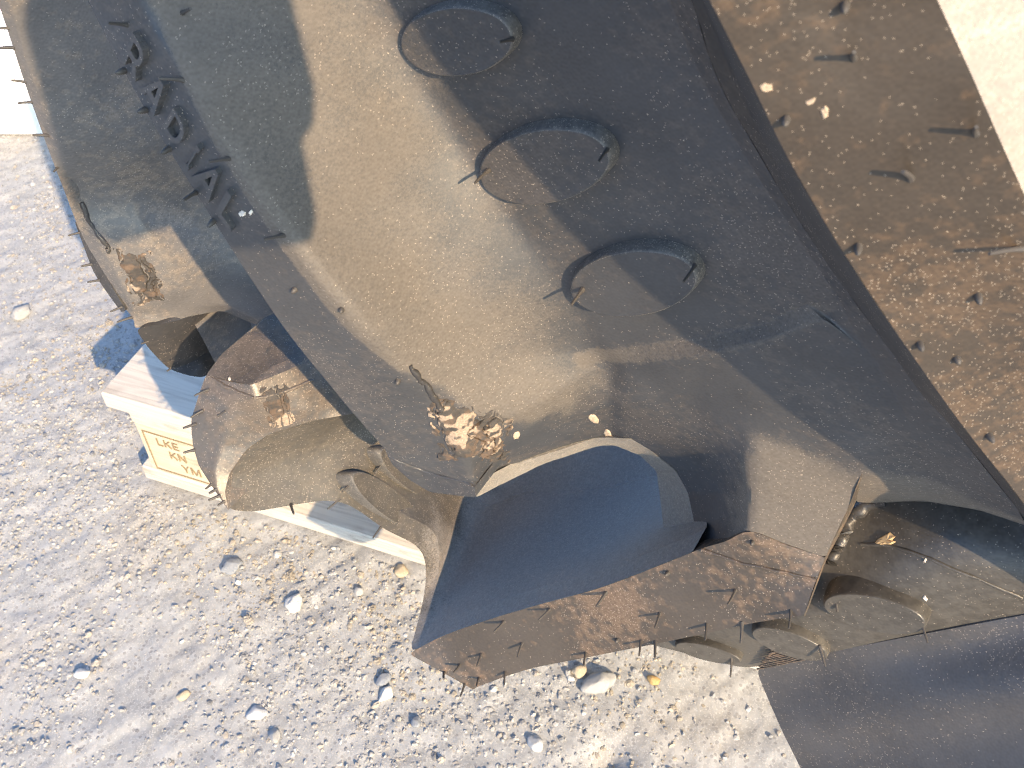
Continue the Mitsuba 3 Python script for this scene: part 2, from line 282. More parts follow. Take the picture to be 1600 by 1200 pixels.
tread_gap = [
    [(0.1749,0.3859,0.3738),(0.2008,0.3890,0.3699),(0.2236,0.3874,0.3752),(0.2459,0.3761,0.3991),(0.2740,0.3653,0.4095),(0.3133,0.3216,0.4368)],
    [(0.1632,0.3813,0.3207),(0.1915,0.3712,0.3388),(0.2171,0.3614,0.3598),(0.2410,0.3430,0.3838),(0.2647,0.3264,0.3998),(0.3191,0.3097,0.4115)],
    [(0.1437,0.3728,0.2708),(0.1705,0.3585,0.3056),(0.2043,0.3481,0.3331),(0.2350,0.3268,0.3626),(0.2680,0.3130,0.3771),(0.3209,0.2973,0.3953)],
    [(0.1023,0.3679,0.2313),(0.1357,0.3560,0.2476),(0.1695,0.3453,0.2748),(0.2097,0.3311,0.3111),(0.2468,0.3168,0.3390),(0.3226,0.2972,0.3910)],
    [(0.0937,0.3644,0.2210),(0.1203,0.3548,0.2242),(0.1459,0.3472,0.2252),(0.1731,0.3412,0.2263),(0.2290,0.3224,0.2916),(0.3238,0.2957,0.3867)],
]
near_lug_side = [
    [(0.1731,0.3412,0.2263),(0.2027,0.3319,0.2591),(0.2290,0.3224,0.2916),(0.2719,0.3086,0.3380),(0.3238,0.2957,0.3867)],
    [(0.1812,0.3314,0.2099),(0.2092,0.3206,0.2482),(0.2362,0.3099,0.2837),(0.2787,0.2978,0.3304),(0.3262,0.2817,0.3844)],
    [(0.1922,0.3087,0.1950),(0.2190,0.2963,0.2386),(0.2460,0.2850,0.2764),(0.2830,0.2713,0.3257),(0.3276,0.2566,0.3810)],
    [(0.2049,0.2904,0.1773),(0.2319,0.2778,0.2208),(0.2582,0.2647,0.2637),(0.2955,0.2515,0.3135),(0.3347,0.2370,0.3690)],
    [(0.2206,0.2547,0.1636),(0.2476,0.2443,0.2093),(0.2716,0.2334,0.2543),(0.3061,0.2213,0.3052),(0.3451,0.2108,0.3576)],
]
R = {}
R["shoulder_block"] = rounded(join([grid(strip_and_flank, 6, (1, 5)), grid(shoulder_face), grid(shoulder_tip), grid(under_lip), grid(foot_of_strip)]), 1, 1)
R["shoulder_block__moulding_flash"] = rounded(join([grid(flash_band, nr=[8, 4, 4, 4, 4, 8, 8, 8, 8, 8], nc=6)]), 1, 13, 0.0005)
R["lug"] = rounded(join([grid(lug_top, 0, 10), grid(lug_end)]), 1, 2)
R["tread_base"] = rounded(join([grid(trough, 9, 6)]), 8, 3)
R["lug_001"] = rounded(join([grid(far_lug_top, nr=6), grid(far_lug_end, nr=6), grid(far_lug_side, nr=6)]), 1, 4)
R["shoulder_block_001"] = rounded(join([grid(far_flank, 8), grid(far_flash)]), 2, 5)
R["lug_002"] = rounded(join([grid(farthest_lug, 4)]), 5, 6)
R["lug_003"] = rounded(join([grid(outer_lug_edge, 4)]), 3, 7)
R["tread_base_001"] = rounded(join([grid(gully, 3)]), 8, 8)
R["shoulder_block_002"] = rounded(join([grid(near_strip, 11)]), 1, 9)
R["shoulder_block_002__under_edge"] = rounded(join([grid(near_under_edge, 11)]), 1, 14, 0.0003)  # shade below the strip's edge put into a darker rubber colour
R["shoulder_block_002__glare_flank"] = rounded(join([grid(near_flank, 11)]), 2, 12)  # this part carries sun glare in its pale colour
R["tread_base_002"] = rounded(join([grid(tread_gap, 4, 5)]), 6, 10)
R["lug_004"] = rounded(join([grid(near_lug_side, 4, 4)]), 6, 11)

# vent spews: where each stands on the rubber, where it ends
SPEWS = [
    ("shoulder_block_002", (0.1010,0.2712,0.7278), (0.0957,0.2607,0.7354), 0),
    ("shoulder_block_002", (0.1405,0.2615,0.7084), (0.1332,0.2519,0.7168), 0),
    ("shoulder_block_002", (0.1269,0.2647,0.6902), (0.1214,0.2558,0.6992), 0),
    ("shoulder_block_002", (0.1686,0.2579,0.6674), (0.1534,0.2516,0.6711), 0),
    ("shoulder_block", (-0.1712,0.4195,0.6660), (-0.1767,0.4108,0.6713), 0),
    ("shoulder_block", (-0.1462,0.4011,0.6494), (-0.1532,0.3936,0.6549), 0),
    ("shoulder_block", (-0.1293,0.3873,0.6178), (-0.1352,0.3776,0.6225), 0),
    ("shoulder_block", (-0.1525,0.3970,0.5925), (-0.1547,0.3846,0.5972), 0),
    ("shoulder_block", (-0.1087,0.3771,0.5819), (-0.1150,0.3674,0.5867), 0),
    ("shoulder_block", (-0.1447,0.4169,0.6727), (-0.1364,0.4066,0.6798), 0),
    ("lug", (0.0632,0.3572,0.2993), (0.0559,0.3463,0.3001), 0),
    ("lug", (0.0266,0.3643,0.2667), (0.0194,0.3539,0.2694), 0),
    ("lug", (-0.0058,0.3682,0.2429), (-0.0118,0.3577,0.2463), 0),
    ("lug", (0.1382,0.3308,0.3445), (0.1324,0.3191,0.3463), 0),
    ("lug", (0.0965,0.3382,0.3052), (0.0921,0.3263,0.3066), 0),
    ("lug", (0.1241,0.3255,0.3132), (0.1209,0.3136,0.3147), 0),
    ("lug", (0.0075,0.3566,0.2335), (0.0027,0.3453,0.2344), 0),
    ("lug", (-0.0224,0.3598,0.2121), (-0.0255,0.3484,0.2146), 0),
    ("lug", (-0.0390,0.3593,0.1966), (-0.0418,0.3492,0.2025), 0),
    ("lug", (-0.0050,0.3487,0.2060), (-0.0065,0.3373,0.2090), 0),
    ("lug", (0.0515,0.3419,0.2465), (0.0488,0.3306,0.2499), 0),
    ("lug", (0.0861,0.3331,0.2790), (0.0838,0.3212,0.2805), 0),
    ("lug", (-0.0508,0.3571,0.1887), (-0.0519,0.3480,0.1970), 0),
    ("lug", (-0.0353,0.3500,0.1846), (-0.0377,0.3382,0.1884), 0),
    ("lug", (-0.0245,0.3503,0.1930), (-0.0271,0.3405,0.1997), 0),
    ("lug", (0.1434,0.3191,0.3258), (0.1417,0.3068,0.3227), 0),
    ("lug", (0.1673,0.3125,0.3510), (0.1646,0.3003,0.3515), 0),
    ("lug", (0.0950,0.3294,0.2838), (0.0926,0.3176,0.2854), 0),
    ("tread_base_002", (0.2025,0.3361,0.3352), (0.2031,0.3242,0.3304), 0),
    ("tread_base_002", (0.2465,0.3087,0.3439), (0.2488,0.2970,0.3402), 0),
    ("tread_base_002", (0.2023,0.3253,0.2857), (0.2046,0.3132,0.2800), 0),
    ("tread_base_002", (0.1539,0.3408,0.2408), (0.1527,0.3287,0.2361), 0),
    ("tread_base", (-0.0983,0.4879,0.2790), (-0.1068,0.4785,0.2756), 0),
    ("tread_base", (-0.1189,0.4624,0.2865), (-0.1272,0.4529,0.2854), 0),
    ("tread_base", (-0.1296,0.4531,0.2766), (-0.1373,0.4433,0.2760), 0),
    ("tread_base", (-0.1017,0.4531,0.2411), (-0.1084,0.4429,0.2405), 0),
    ("tread_base", (-0.0827,0.4673,0.2292), (-0.0903,0.4575,0.2275), 0),
    ("tread_base", (-0.0586,0.5183,0.1865), (-0.0678,0.5081,0.1828), 0),
    ("tread_base", (-0.1617,0.4365,0.2914), (-0.1584,0.4249,0.2962), 0),
    ("shoulder_block", (-0.0119,0.4268,0.5849), (-0.0189,0.4143,0.5869), 0),
    ("shoulder_block", (0.0439,0.3929,0.6187), (0.0380,0.3796,0.6215), 0),
    ("shoulder_block", (0.0382,0.4057,0.5235), (0.0312,0.3929,0.5238), 0),
    ("shoulder_block", (0.0889,0.3737,0.5663), (0.0825,0.3602,0.5672), 0),
    ("shoulder_block", (0.0002,0.4136,0.6622), (-0.0064,0.4021,0.6669), 0),
    ("lug_001", (-0.2076,0.4660,0.3825), (-0.2172,0.4613,0.3817), 0),
    ("lug_001", (-0.2125,0.4574,0.3705), (-0.2206,0.4522,0.3695), 0),
    ("lug_001", (-0.2183,0.4528,0.3618), (-0.2264,0.4484,0.3619), 0),
    ("lug_001", (-0.2204,0.4421,0.3464), (-0.2275,0.4386,0.3477), 0),
    ("lug_001", (-0.2092,0.4257,0.3287), (-0.2124,0.4211,0.3294), 0),
    ("lug_001", (-0.2060,0.4228,0.3267), (-0.2095,0.4185,0.3277), 0),
    ("lug_001", (-0.2026,0.4197,0.3240), (-0.2105,0.4155,0.3243), 0),
    ("lug_001", (-0.2002,0.4172,0.3206), (-0.2039,0.4128,0.3214), 0),
    ("lug_001", (-0.2014,0.4526,0.3700), (-0.1954,0.4529,0.3753), 0),
    ("shoulder_block_001", (-0.2996,0.5599,0.5955), (-0.3042,0.5570,0.5974), 0),
    ("shoulder_block_001", (-0.3021,0.5620,0.5822), (-0.3102,0.5596,0.5840), 0),
    ("shoulder_block_001", (-0.3043,0.5641,0.5581), (-0.3124,0.5627,0.5608), 0),
    ("shoulder_block_001", (-0.3054,0.5644,0.5441), (-0.3136,0.5616,0.5455), 0),
    ("shoulder_block_001", (-0.3016,0.5618,0.5215), (-0.3111,0.5599,0.5234), 0),
    ("shoulder_block_001", (-0.3057,0.5647,0.4953), (-0.3066,0.5595,0.4954), 0),
    ("lug_003", (-0.3183,0.5827,0.4269), (-0.3253,0.5790,0.4277), 0),
    ("lug_003", (-0.3160,0.5792,0.4003), (-0.3227,0.5755,0.4012), 0),
    ("lug_003", (-0.3141,0.5776,0.3860), (-0.3224,0.5743,0.3871), 0),
    ("shoulder_block_001", (-0.2974,0.5680,0.3686), (-0.3074,0.5625,0.3672), 0),
    ("shoulder_block_001", (-0.2935,0.5653,0.3591), (-0.3045,0.5609,0.3587), 0),
    ("lug_002", (-0.2889,0.5672,0.3316), (-0.2936,0.5634,0.3325), 0),
    ("lug_002", (-0.2802,0.5760,0.2935), (-0.2851,0.5717,0.2940), 0),
    ("shoulder_block_002", (0.0854,0.2727,0.7069), (0.0846,0.2683,0.7069), 1),
    ("shoulder_block_002", (0.1494,0.2615,0.6210), (0.1492,0.2570,0.6213), 1),
    ("shoulder_block_002", (0.1623,0.2605,0.6451), (0.1616,0.2561,0.6447), 1),
    ("shoulder_block_002", (0.1909,0.2594,0.5724), (0.1913,0.2549,0.5728), 1),
    ("shoulder_block_002", (0.1176,0.2664,0.6620), (0.1167,0.2610,0.6621), 1),
    ("shoulder_block_002", (0.0951,0.2733,0.7432), (0.0941,0.2689,0.7430), 1),
    ("shoulder_block_002", (0.1651,0.2611,0.6139), (0.1651,0.2576,0.6139), 1),
    ("shoulder_block", (-0.1706,0.4114,0.6287), (-0.1734,0.4069,0.6300), 1),
    ("shoulder_block", (-0.1786,0.4204,0.6437), (-0.1816,0.4158,0.6445), 1),
    ("shoulder_block", (-0.1613,0.4027,0.6134), (-0.1643,0.3970,0.6142), 1),
    ("shoulder_block", (-0.1464,0.3942,0.5779), (-0.1488,0.3892,0.5778), 1),
    ("shoulder_block", (-0.1090,0.3788,0.5470), (-0.1104,0.3756,0.5467), 1),
    ("shoulder_block", (-0.0852,0.3697,0.5417), (-0.0855,0.3662,0.5419), 1),
    ("shoulder_block", (-0.0622,0.3757,0.4846), (-0.0627,0.3723,0.4839), 1),
    ("shoulder_block", (-0.0489,0.4475,0.6464), (-0.0501,0.4432,0.6465), 1),
    ("shoulder_block", (-0.0433,0.4453,0.6495), (-0.0447,0.4421,0.6493), 1),
    ("lug", (0.1440,0.3407,0.3817), (0.1423,0.3377,0.3826), 1),
    ("lug", (0.1001,0.3505,0.3335), (0.0978,0.3471,0.3353), 1),
    ("lug", (0.0718,0.3387,0.2699), (0.0700,0.3359,0.2709), 1),
]
# oval bumps: carrier, centre, half axes, outward direction, height
BUMPS = [
    ("shoulder_block", (-0.0232,0.4349,0.6534), (0.0279,-0.0156,0.0097), (0.0005,0.0012,-0.0181), (-0.4658,-0.8819,-0.0729), 0.0052),
    ("shoulder_block", (0.0181,0.4191,0.5966), (0.0324,-0.0196,0.0196), (0.0039,-0.0000,-0.0218), (-0.4779,-0.8744,-0.0843), 0.0058),
    ("shoulder_block", (0.0652,0.3992,0.5387), (0.0307,-0.0189,0.0211), (0.0043,0.0000,-0.0228), (-0.4766,-0.8744,-0.0906), 0.0058),
    ("tread_base_002", (0.2260,0.3256,0.3355), (0.0267,-0.0136,0.0092), (0.0011,-0.0029,-0.0157), (-0.4836,-0.8663,0.1250), 0.0060),
    ("tread_base_002", (0.1876,0.3377,0.2762), (0.0244,-0.0094,-0.0002), (0.0001,-0.0009,-0.0136), (-0.3568,-0.9321,0.0631), 0.0050),
    ("tread_base_002", (0.1399,0.3507,0.2374), (0.0223,-0.0081,0.0029), (-0.0004,-0.0014,-0.0080), (-0.3579,-0.9160,0.1812), 0.0040),
    ("tread_base", (-0.1020,0.4705,0.2488), (0.0237,0.0061,-0.0448), (-0.0054,-0.0126,0.0023), (0.8608,-0.2932,0.4161), 0.0050),
    ("tread_base", (-0.0888,0.5036,0.2446), (0.0184,0.0129,-0.0468), (-0.0060,-0.0138,0.0033), (0.9059,-0.3301,0.2653), 0.0050),
]
# mould parting lines, cracks, and dark lumps standing in for a shaded crevice: carrier, points
SEAMS = [
    ("tread_base_002", "crevice_shade", [(0.2029,0.3543,0.3383), (0.2038,0.3555,0.3405), (0.2048,0.3567,0.3426), (0.2059,0.3580,0.3447), (0.2069,0.3593,0.3468), (0.2079,0.3610,0.3492), (0.2090,0.3628,0.3515), (0.2101,0.3646,0.3538), (0.2112,0.3665,0.3561), (0.2124,0.3680,0.3581), (0.2136,0.3695,0.3601), (0.2148,0.3711,0.3621), (0.2160,0.3727,0.3640), (0.2177,0.3735,0.3658), (0.2193,0.3742,0.3676), (0.2210,0.3750,0.3694), (0.2226,0.3757,0.3712), (0.2250,0.3748,0.3734), (0.2274,0.3738,0.3757), (0.2296,0.3727,0.3782), (0.2318,0.3716,0.3807)]),
    ("shoulder_block", "edge_crack", [(-0.0554,0.3769,0.4938), (-0.0543,0.3773,0.4909), (-0.0531,0.3776,0.4881), (-0.0519,0.3779,0.4853), (-0.0507,0.3781,0.4825), (-0.0501,0.3783,0.4813), (-0.0495,0.3785,0.4802), (-0.0489,0.3786,0.4790), (-0.0482,0.3787,0.4779), (-0.0473,0.3788,0.4755), (-0.0464,0.3788,0.4731), (-0.0455,0.3789,0.4707), (-0.0446,0.3791,0.4682), (-0.0435,0.3793,0.4651), (-0.0424,0.3795,0.4619), (-0.0413,0.3798,0.4587), (-0.0402,0.3801,0.4554)]),
    ("shoulder_block_001", "edge_crack", [(-0.3044,0.5753,0.4592), (-0.3041,0.5748,0.4556), (-0.3038,0.5742,0.4520), (-0.3034,0.5735,0.4485), (-0.3031,0.5729,0.4449), (-0.3023,0.5726,0.4427), (-0.3015,0.5723,0.4405), (-0.3007,0.5719,0.4384), (-0.2998,0.5715,0.4363), (-0.2985,0.5710,0.4335), (-0.2971,0.5706,0.4307), (-0.2958,0.5703,0.4277), (-0.2946,0.5701,0.4246), (-0.2947,0.5699,0.4233), (-0.2948,0.5697,0.4220), (-0.2949,0.5695,0.4207), (-0.2950,0.5693,0.4194)]),
    ("lug", "parting_line", [(0.1178,0.3508,0.3584), (0.1235,0.3475,0.3596), (0.1291,0.3440,0.3611), (0.1347,0.3406,0.3625), (0.1401,0.3372,0.3640), (0.1460,0.3341,0.3661), (0.1520,0.3314,0.3676), (0.1581,0.3289,0.3688), (0.1641,0.3264,0.3700), (0.1678,0.3248,0.3707), (0.1714,0.3231,0.3716), (0.1751,0.3215,0.3725), (0.1787,0.3199,0.3733)]),
    ("lug_001", "parting_line", [(-0.2095,0.4730,0.3885), (-0.2066,0.4710,0.3885), (-0.2039,0.4692,0.3882), (-0.2012,0.4675,0.3880), (-0.1984,0.4657,0.3878), (-0.1951,0.4638,0.3878), (-0.1918,0.4620,0.3879), (-0.1885,0.4602,0.3879), (-0.1853,0.4585,0.3878), (-0.1823,0.4570,0.3877), (-0.1794,0.4557,0.3876), (-0.1765,0.4544,0.3874), (-0.1737,0.4534,0.3869)]),
    ("lug_001", "parting_line", [(-0.1724,0.4533,0.3870), (-0.1695,0.4547,0.3863), (-0.1667,0.4562,0.3855), (-0.1638,0.4577,0.3847), (-0.1610,0.4592,0.3839), (-0.1579,0.4613,0.3835), (-0.1548,0.4635,0.3832), (-0.1517,0.4657,0.3828), (-0.1486,0.4679,0.3824), (-0.1459,0.4699,0.3820), (-0.1433,0.4723,0.3813), (-0.1407,0.4748,0.3805), (-0.1380,0.4773,0.3796)]),
    ("shoulder_block", "parting_line", [(-0.0776,0.3971,0.3940), (-0.0748,0.3952,0.3938), (-0.0712,0.3938,0.3929), (-0.0680,0.3944,0.3897), (-0.0649,0.3956,0.3857), (-0.0602,0.3968,0.3816), (-0.0551,0.3960,0.3801), (-0.0498,0.3930,0.3811), (-0.0445,0.3897,0.3827), (-0.0394,0.3864,0.3847), (-0.0343,0.3832,0.3867), (-0.0294,0.3801,0.3885), (-0.0246,0.3783,0.3888)]),
    ("tread_base_002", "parting_line", [(0.2181,0.3553,0.3582), (0.2212,0.3530,0.3612), (0.2242,0.3506,0.3642), (0.2272,0.3482,0.3673), (0.2302,0.3458,0.3704), (0.2333,0.3422,0.3730), (0.2365,0.3387,0.3754), (0.2397,0.3354,0.3776), (0.2430,0.3322,0.3795), (0.2470,0.3283,0.3812), (0.2512,0.3247,0.3824), (0.2556,0.3215,0.3831), (0.2603,0.3187,0.3832), (0.2651,0.3161,0.3830), (0.2700,0.3137,0.3826), (0.2750,0.3114,0.3819), (0.2801,0.3092,0.3812), (0.2833,0.3079,0.3806), (0.2866,0.3066,0.3800), (0.2899,0.3053,0.3792), (0.2934,0.3042,0.3782)]),
    ("tread_base_002", "flow_rib", [(0.1864,0.3385,0.2814), (0.1854,0.3387,0.2791), (0.1844,0.3389,0.2767), (0.1834,0.3391,0.2742), (0.1824,0.3393,0.2717), (0.1813,0.3395,0.2698), (0.1803,0.3398,0.2678), (0.1792,0.3401,0.2658), (0.1781,0.3403,0.2638)]),
    ("tread_base_002", "flow_rib", [(0.1884,0.3376,0.2809), (0.1872,0.3379,0.2782), (0.1859,0.3382,0.2755), (0.1846,0.3385,0.2727), (0.1833,0.3389,0.2700), (0.1819,0.3393,0.2677), (0.1804,0.3396,0.2655), (0.1790,0.3400,0.2633), (0.1775,0.3403,0.2610)]),
    ("tread_base_002", "flow_rib", [(0.1906,0.3368,0.2803), (0.1890,0.3372,0.2773), (0.1873,0.3376,0.2743), (0.1857,0.3381,0.2713), (0.1841,0.3385,0.2682), (0.1824,0.3390,0.2656), (0.1806,0.3395,0.2632), (0.1788,0.3399,0.2607), (0.1770,0.3404,0.2582)]),
    ("tread_base_002", "flow_rib", [(0.1927,0.3359,0.2797), (0.1907,0.3365,0.2764), (0.1888,0.3370,0.2731), (0.1869,0.3376,0.2698), (0.1850,0.3381,0.2664), (0.1829,0.3387,0.2636), (0.1808,0.3393,0.2608), (0.1787,0.3399,0.2580), (0.1765,0.3404,0.2553)]),
    ("tread_base_002", "flow_rib", [(0.1947,0.3351,0.2790), (0.1925,0.3358,0.2755), (0.1903,0.3364,0.2719), (0.1881,0.3371,0.2683), (0.1858,0.3377,0.2646), (0.1834,0.3385,0.2615), (0.1810,0.3392,0.2584), (0.1785,0.3398,0.2554), (0.1760,0.3405,0.2523)]),
    ("tread_base_002", "flow_rib", [(0.1968,0.3343,0.2784), (0.1943,0.3350,0.2746), (0.1918,0.3358,0.2707), (0.1893,0.3366,0.2668), (0.1867,0.3374,0.2628), (0.1840,0.3382,0.2594), (0.1812,0.3390,0.2560), (0.1784,0.3398,0.2527), (0.1755,0.3406,0.2493)]),
    ("tread_base_002", "flow_rib", [(0.1989,0.3334,0.2779), (0.1961,0.3343,0.2737), (0.1933,0.3352,0.2695), (0.1904,0.3361,0.2652), (0.1876,0.3371,0.2609), (0.1845,0.3380,0.2572), (0.1814,0.3389,0.2535), (0.1782,0.3398,0.2499), (0.1751,0.3407,0.2462)]),
    ("tread_base_002", "flow_rib", [(0.2010,0.3325,0.2773), (0.1979,0.3335,0.2728), (0.1948,0.3346,0.2683), (0.1916,0.3356,0.2637), (0.1884,0.3367,0.2591), (0.1850,0.3377,0.2551), (0.1816,0.3388,0.2511), (0.1781,0.3398,0.2471), (0.1746,0.3408,0.2432)]),
    ("tread_base_002", "flow_rib", [(0.2031,0.3316,0.2768), (0.1997,0.3328,0.2720), (0.1963,0.3339,0.2671), (0.1928,0.3351,0.2623), (0.1893,0.3363,0.2573), (0.1856,0.3375,0.2530), (0.1818,0.3387,0.2486), (0.1780,0.3398,0.2443), (0.1741,0.3409,0.2401)]),
    ("tread_base_002", "flow_rib", [(0.2051,0.3307,0.2763), (0.2015,0.3320,0.2712), (0.1977,0.3333,0.2660), (0.1940,0.3346,0.2608), (0.1901,0.3359,0.2555), (0.1861,0.3372,0.2508), (0.1820,0.3385,0.2462), (0.1778,0.3398,0.2416), (0.1736,0.3410,0.2371)]),
    ("tread_base_002", "flow_rib", [(0.2072,0.3299,0.2757), (0.2032,0.3312,0.2703), (0.1992,0.3326,0.2649), (0.1951,0.3340,0.2594), (0.1910,0.3355,0.2537), (0.1866,0.3370,0.2487), (0.1822,0.3384,0.2437), (0.1777,0.3397,0.2388), (0.1730,0.3410,0.2340)]),
]
# raised letters: foot, direction and width along the line, height
LETTERS = [
    ((-0.1752,0.4188,0.6507), (0.0052,-0.0049,-0.0081), (0.0097,-0.0037,0.0147)),
    ((-0.1691,0.4126,0.6391), (0.0061,-0.0063,-0.0098), (0.0114,-0.0048,0.0124)),
    ((-0.1595,0.4034,0.6260), (0.0050,-0.0043,-0.0092), (0.0082,-0.0025,0.0107)),
    ((-0.1523,0.3972,0.6090), (0.0011,-0.0007,-0.0024), (0.0095,-0.0034,0.0132)),
    ((-0.1497,0.3956,0.6044), (0.0057,-0.0032,-0.0131), (0.0114,-0.0046,0.0128)),
    ((-0.1410,0.3910,0.5882), (0.0053,-0.0023,-0.0113), (0.0093,-0.0042,0.0143)),
]
TORN = [
    [(-0.0487,0.3776,0.4698),(-0.0441,0.3792,0.4665),(-0.0394,0.3809,0.4631),(-0.0348,0.3827,0.4595),(-0.0300,0.3845,0.4560),(-0.0252,0.3863,0.4525),(-0.0203,0.3880,0.4490),(-0.0153,0.3895,0.4457),(-0.0102,0.3908,0.4426),(-0.0051,0.3921,0.4395),(0.0000,0.3933,0.4365)],
    [(-0.0484,0.3788,0.4616),(-0.0437,0.3791,0.4599),(-0.0390,0.3804,0.4571),(-0.0344,0.3819,0.4540),(-0.0297,0.3835,0.4508),(-0.0249,0.3851,0.4476),(-0.0201,0.3867,0.4445),(-0.0152,0.3881,0.4414),(-0.0102,0.3895,0.4384),(-0.0053,0.3913,0.4350),(-0.0002,0.3937,0.4308)],
    [(-0.0481,0.3804,0.4529),(-0.0434,0.3804,0.4516),(-0.0387,0.3805,0.4503),(-0.0340,0.3815,0.4480),(-0.0294,0.3830,0.4451),(-0.0247,0.3845,0.4421),(-0.0199,0.3861,0.4391),(-0.0151,0.3878,0.4359),(-0.0103,0.3898,0.4324),(-0.0054,0.3921,0.4285),(-0.0004,0.3948,0.4241)],
    [(-0.0478,0.3820,0.4439),(-0.0430,0.3812,0.4438),(-0.0383,0.3803,0.4438),(-0.0337,0.3807,0.4422),(-0.0291,0.3823,0.4394),(-0.0245,0.3842,0.4362),(-0.0198,0.3862,0.4329),(-0.0151,0.3883,0.4295),(-0.0103,0.3906,0.4258),(-0.0055,0.3931,0.4218),(-0.0006,0.3959,0.4175)],
    [(-0.0474,0.3824,0.4362),(-0.0426,0.3812,0.4367),(-0.0379,0.3801,0.4371),(-0.0332,0.3797,0.4367),(-0.0288,0.3813,0.4340),(-0.0243,0.3836,0.4305),(-0.0197,0.3860,0.4269),(-0.0151,0.3885,0.4231),(-0.0104,0.3912,0.4191),(-0.0056,0.3940,0.4150),(-0.0008,0.3969,0.4108)],
    [(-0.0469,0.3827,0.4284),(-0.0422,0.3814,0.4293),(-0.0375,0.3799,0.4303),(-0.0329,0.3789,0.4308),(-0.0284,0.3801,0.4287),(-0.0240,0.3827,0.4252),(-0.0196,0.3855,0.4211),(-0.0150,0.3886,0.4170),(-0.0104,0.3917,0.4127),(-0.0058,0.3949,0.4082),(-0.0010,0.3986,0.4032)],
    [(-0.0464,0.3832,0.4202),(-0.0418,0.3817,0.4215),(-0.0371,0.3801,0.4230),(-0.0325,0.3788,0.4241),(-0.0281,0.3791,0.4233),(-0.0238,0.3817,0.4197),(-0.0194,0.3852,0.4151),(-0.0150,0.3890,0.4102),(-0.0105,0.3930,0.4050),(-0.0059,0.3974,0.3994),(-0.0012,0.4021,0.3934)],
    [(-0.0460,0.3841,0.4114),(-0.0414,0.3823,0.4133),(-0.0368,0.3806,0.4152),(-0.0322,0.3789,0.4169),(-0.0278,0.3786,0.4171),(-0.0235,0.3814,0.4135),(-0.0193,0.3856,0.4083),(-0.0150,0.3902,0.4025),(-0.0106,0.3951,0.3963),(-0.0061,0.4004,0.3898),(-0.0014,0.4059,0.3830)],
    [(-0.0456,0.3854,0.4019),(-0.0410,0.3834,0.4043),(-0.0364,0.3813,0.4068),(-0.0319,0.3793,0.4093),(-0.0275,0.3780,0.4109),(-0.0233,0.3810,0.4072),(-0.0192,0.3857,0.4015),(-0.0150,0.3912,0.3949),(-0.0107,0.3972,0.3875),(-0.0063,0.4036,0.3798),(-0.0017,0.4098,0.3722)],
]
TORN_FAR = [
    [(-0.2916,0.5703,0.4221),(-0.2867,0.5714,0.4208),(-0.2818,0.5725,0.4194),(-0.2768,0.5737,0.4180),(-0.2719,0.5748,0.4167),(-0.2669,0.5760,0.4152)],
    [(-0.2914,0.5693,0.4140),(-0.2864,0.5704,0.4128),(-0.2815,0.5716,0.4116),(-0.2765,0.5727,0.4103),(-0.2716,0.5739,0.4090),(-0.2666,0.5752,0.4077)],
    [(-0.2911,0.5683,0.4058),(-0.2861,0.5694,0.4047),(-0.2812,0.5707,0.4035),(-0.2763,0.5720,0.4023),(-0.2714,0.5732,0.4011),(-0.2664,0.5746,0.3999)],
    [(-0.2908,0.5672,0.3975),(-0.2859,0.5684,0.3965),(-0.2810,0.5698,0.3954),(-0.2761,0.5712,0.3942),(-0.2712,0.5726,0.3930),(-0.2663,0.5741,0.3917)],
    [(-0.2904,0.5659,0.3892),(-0.2855,0.5673,0.3883),(-0.2807,0.5688,0.3871),(-0.2759,0.5705,0.3859),(-0.2711,0.5721,0.3847),(-0.2663,0.5739,0.3833)],
    [(-0.2901,0.5648,0.3807),(-0.2852,0.5662,0.3798),(-0.2805,0.5680,0.3786),(-0.2758,0.5699,0.3773),(-0.2711,0.5719,0.3759),(-0.2665,0.5740,0.3745)],
    [(-0.2901,0.5642,0.3715),(-0.2852,0.5657,0.3707),(-0.2806,0.5679,0.3694),(-0.2761,0.5702,0.3679),(-0.2715,0.5725,0.3664),(-0.2669,0.5748,0.3649)],
]
TORN_LUG = [
    [(-0.1730,0.4577,0.3923),(-0.1683,0.4601,0.3911),(-0.1636,0.4627,0.3897),(-0.1588,0.4652,0.3883),(-0.1540,0.4678,0.3869)],
    [(-0.1711,0.4545,0.3875),(-0.1666,0.4569,0.3863),(-0.1621,0.4594,0.3851),(-0.1575,0.4619,0.3838),(-0.1530,0.4645,0.3825)],
    [(-0.1698,0.4528,0.3810),(-0.1654,0.4549,0.3802),(-0.1610,0.4572,0.3793),(-0.1566,0.4595,0.3784),(-0.1522,0.4618,0.3774)],
    [(-0.1687,0.4519,0.3735),(-0.1644,0.4538,0.3731),(-0.1602,0.4557,0.3726),(-0.1559,0.4578,0.3721),(-0.1516,0.4598,0.3716)],
    [(-0.1677,0.4512,0.3656),(-0.1636,0.4529,0.3656),(-0.1594,0.4546,0.3655),(-0.1552,0.4563,0.3654),(-0.1511,0.4581,0.3653)],
    [(-0.1668,0.4507,0.3574),(-0.1628,0.4523,0.3576),(-0.1588,0.4539,0.3578),(-0.1548,0.4555,0.3580),(-0.1508,0.4571,0.3582)],
]
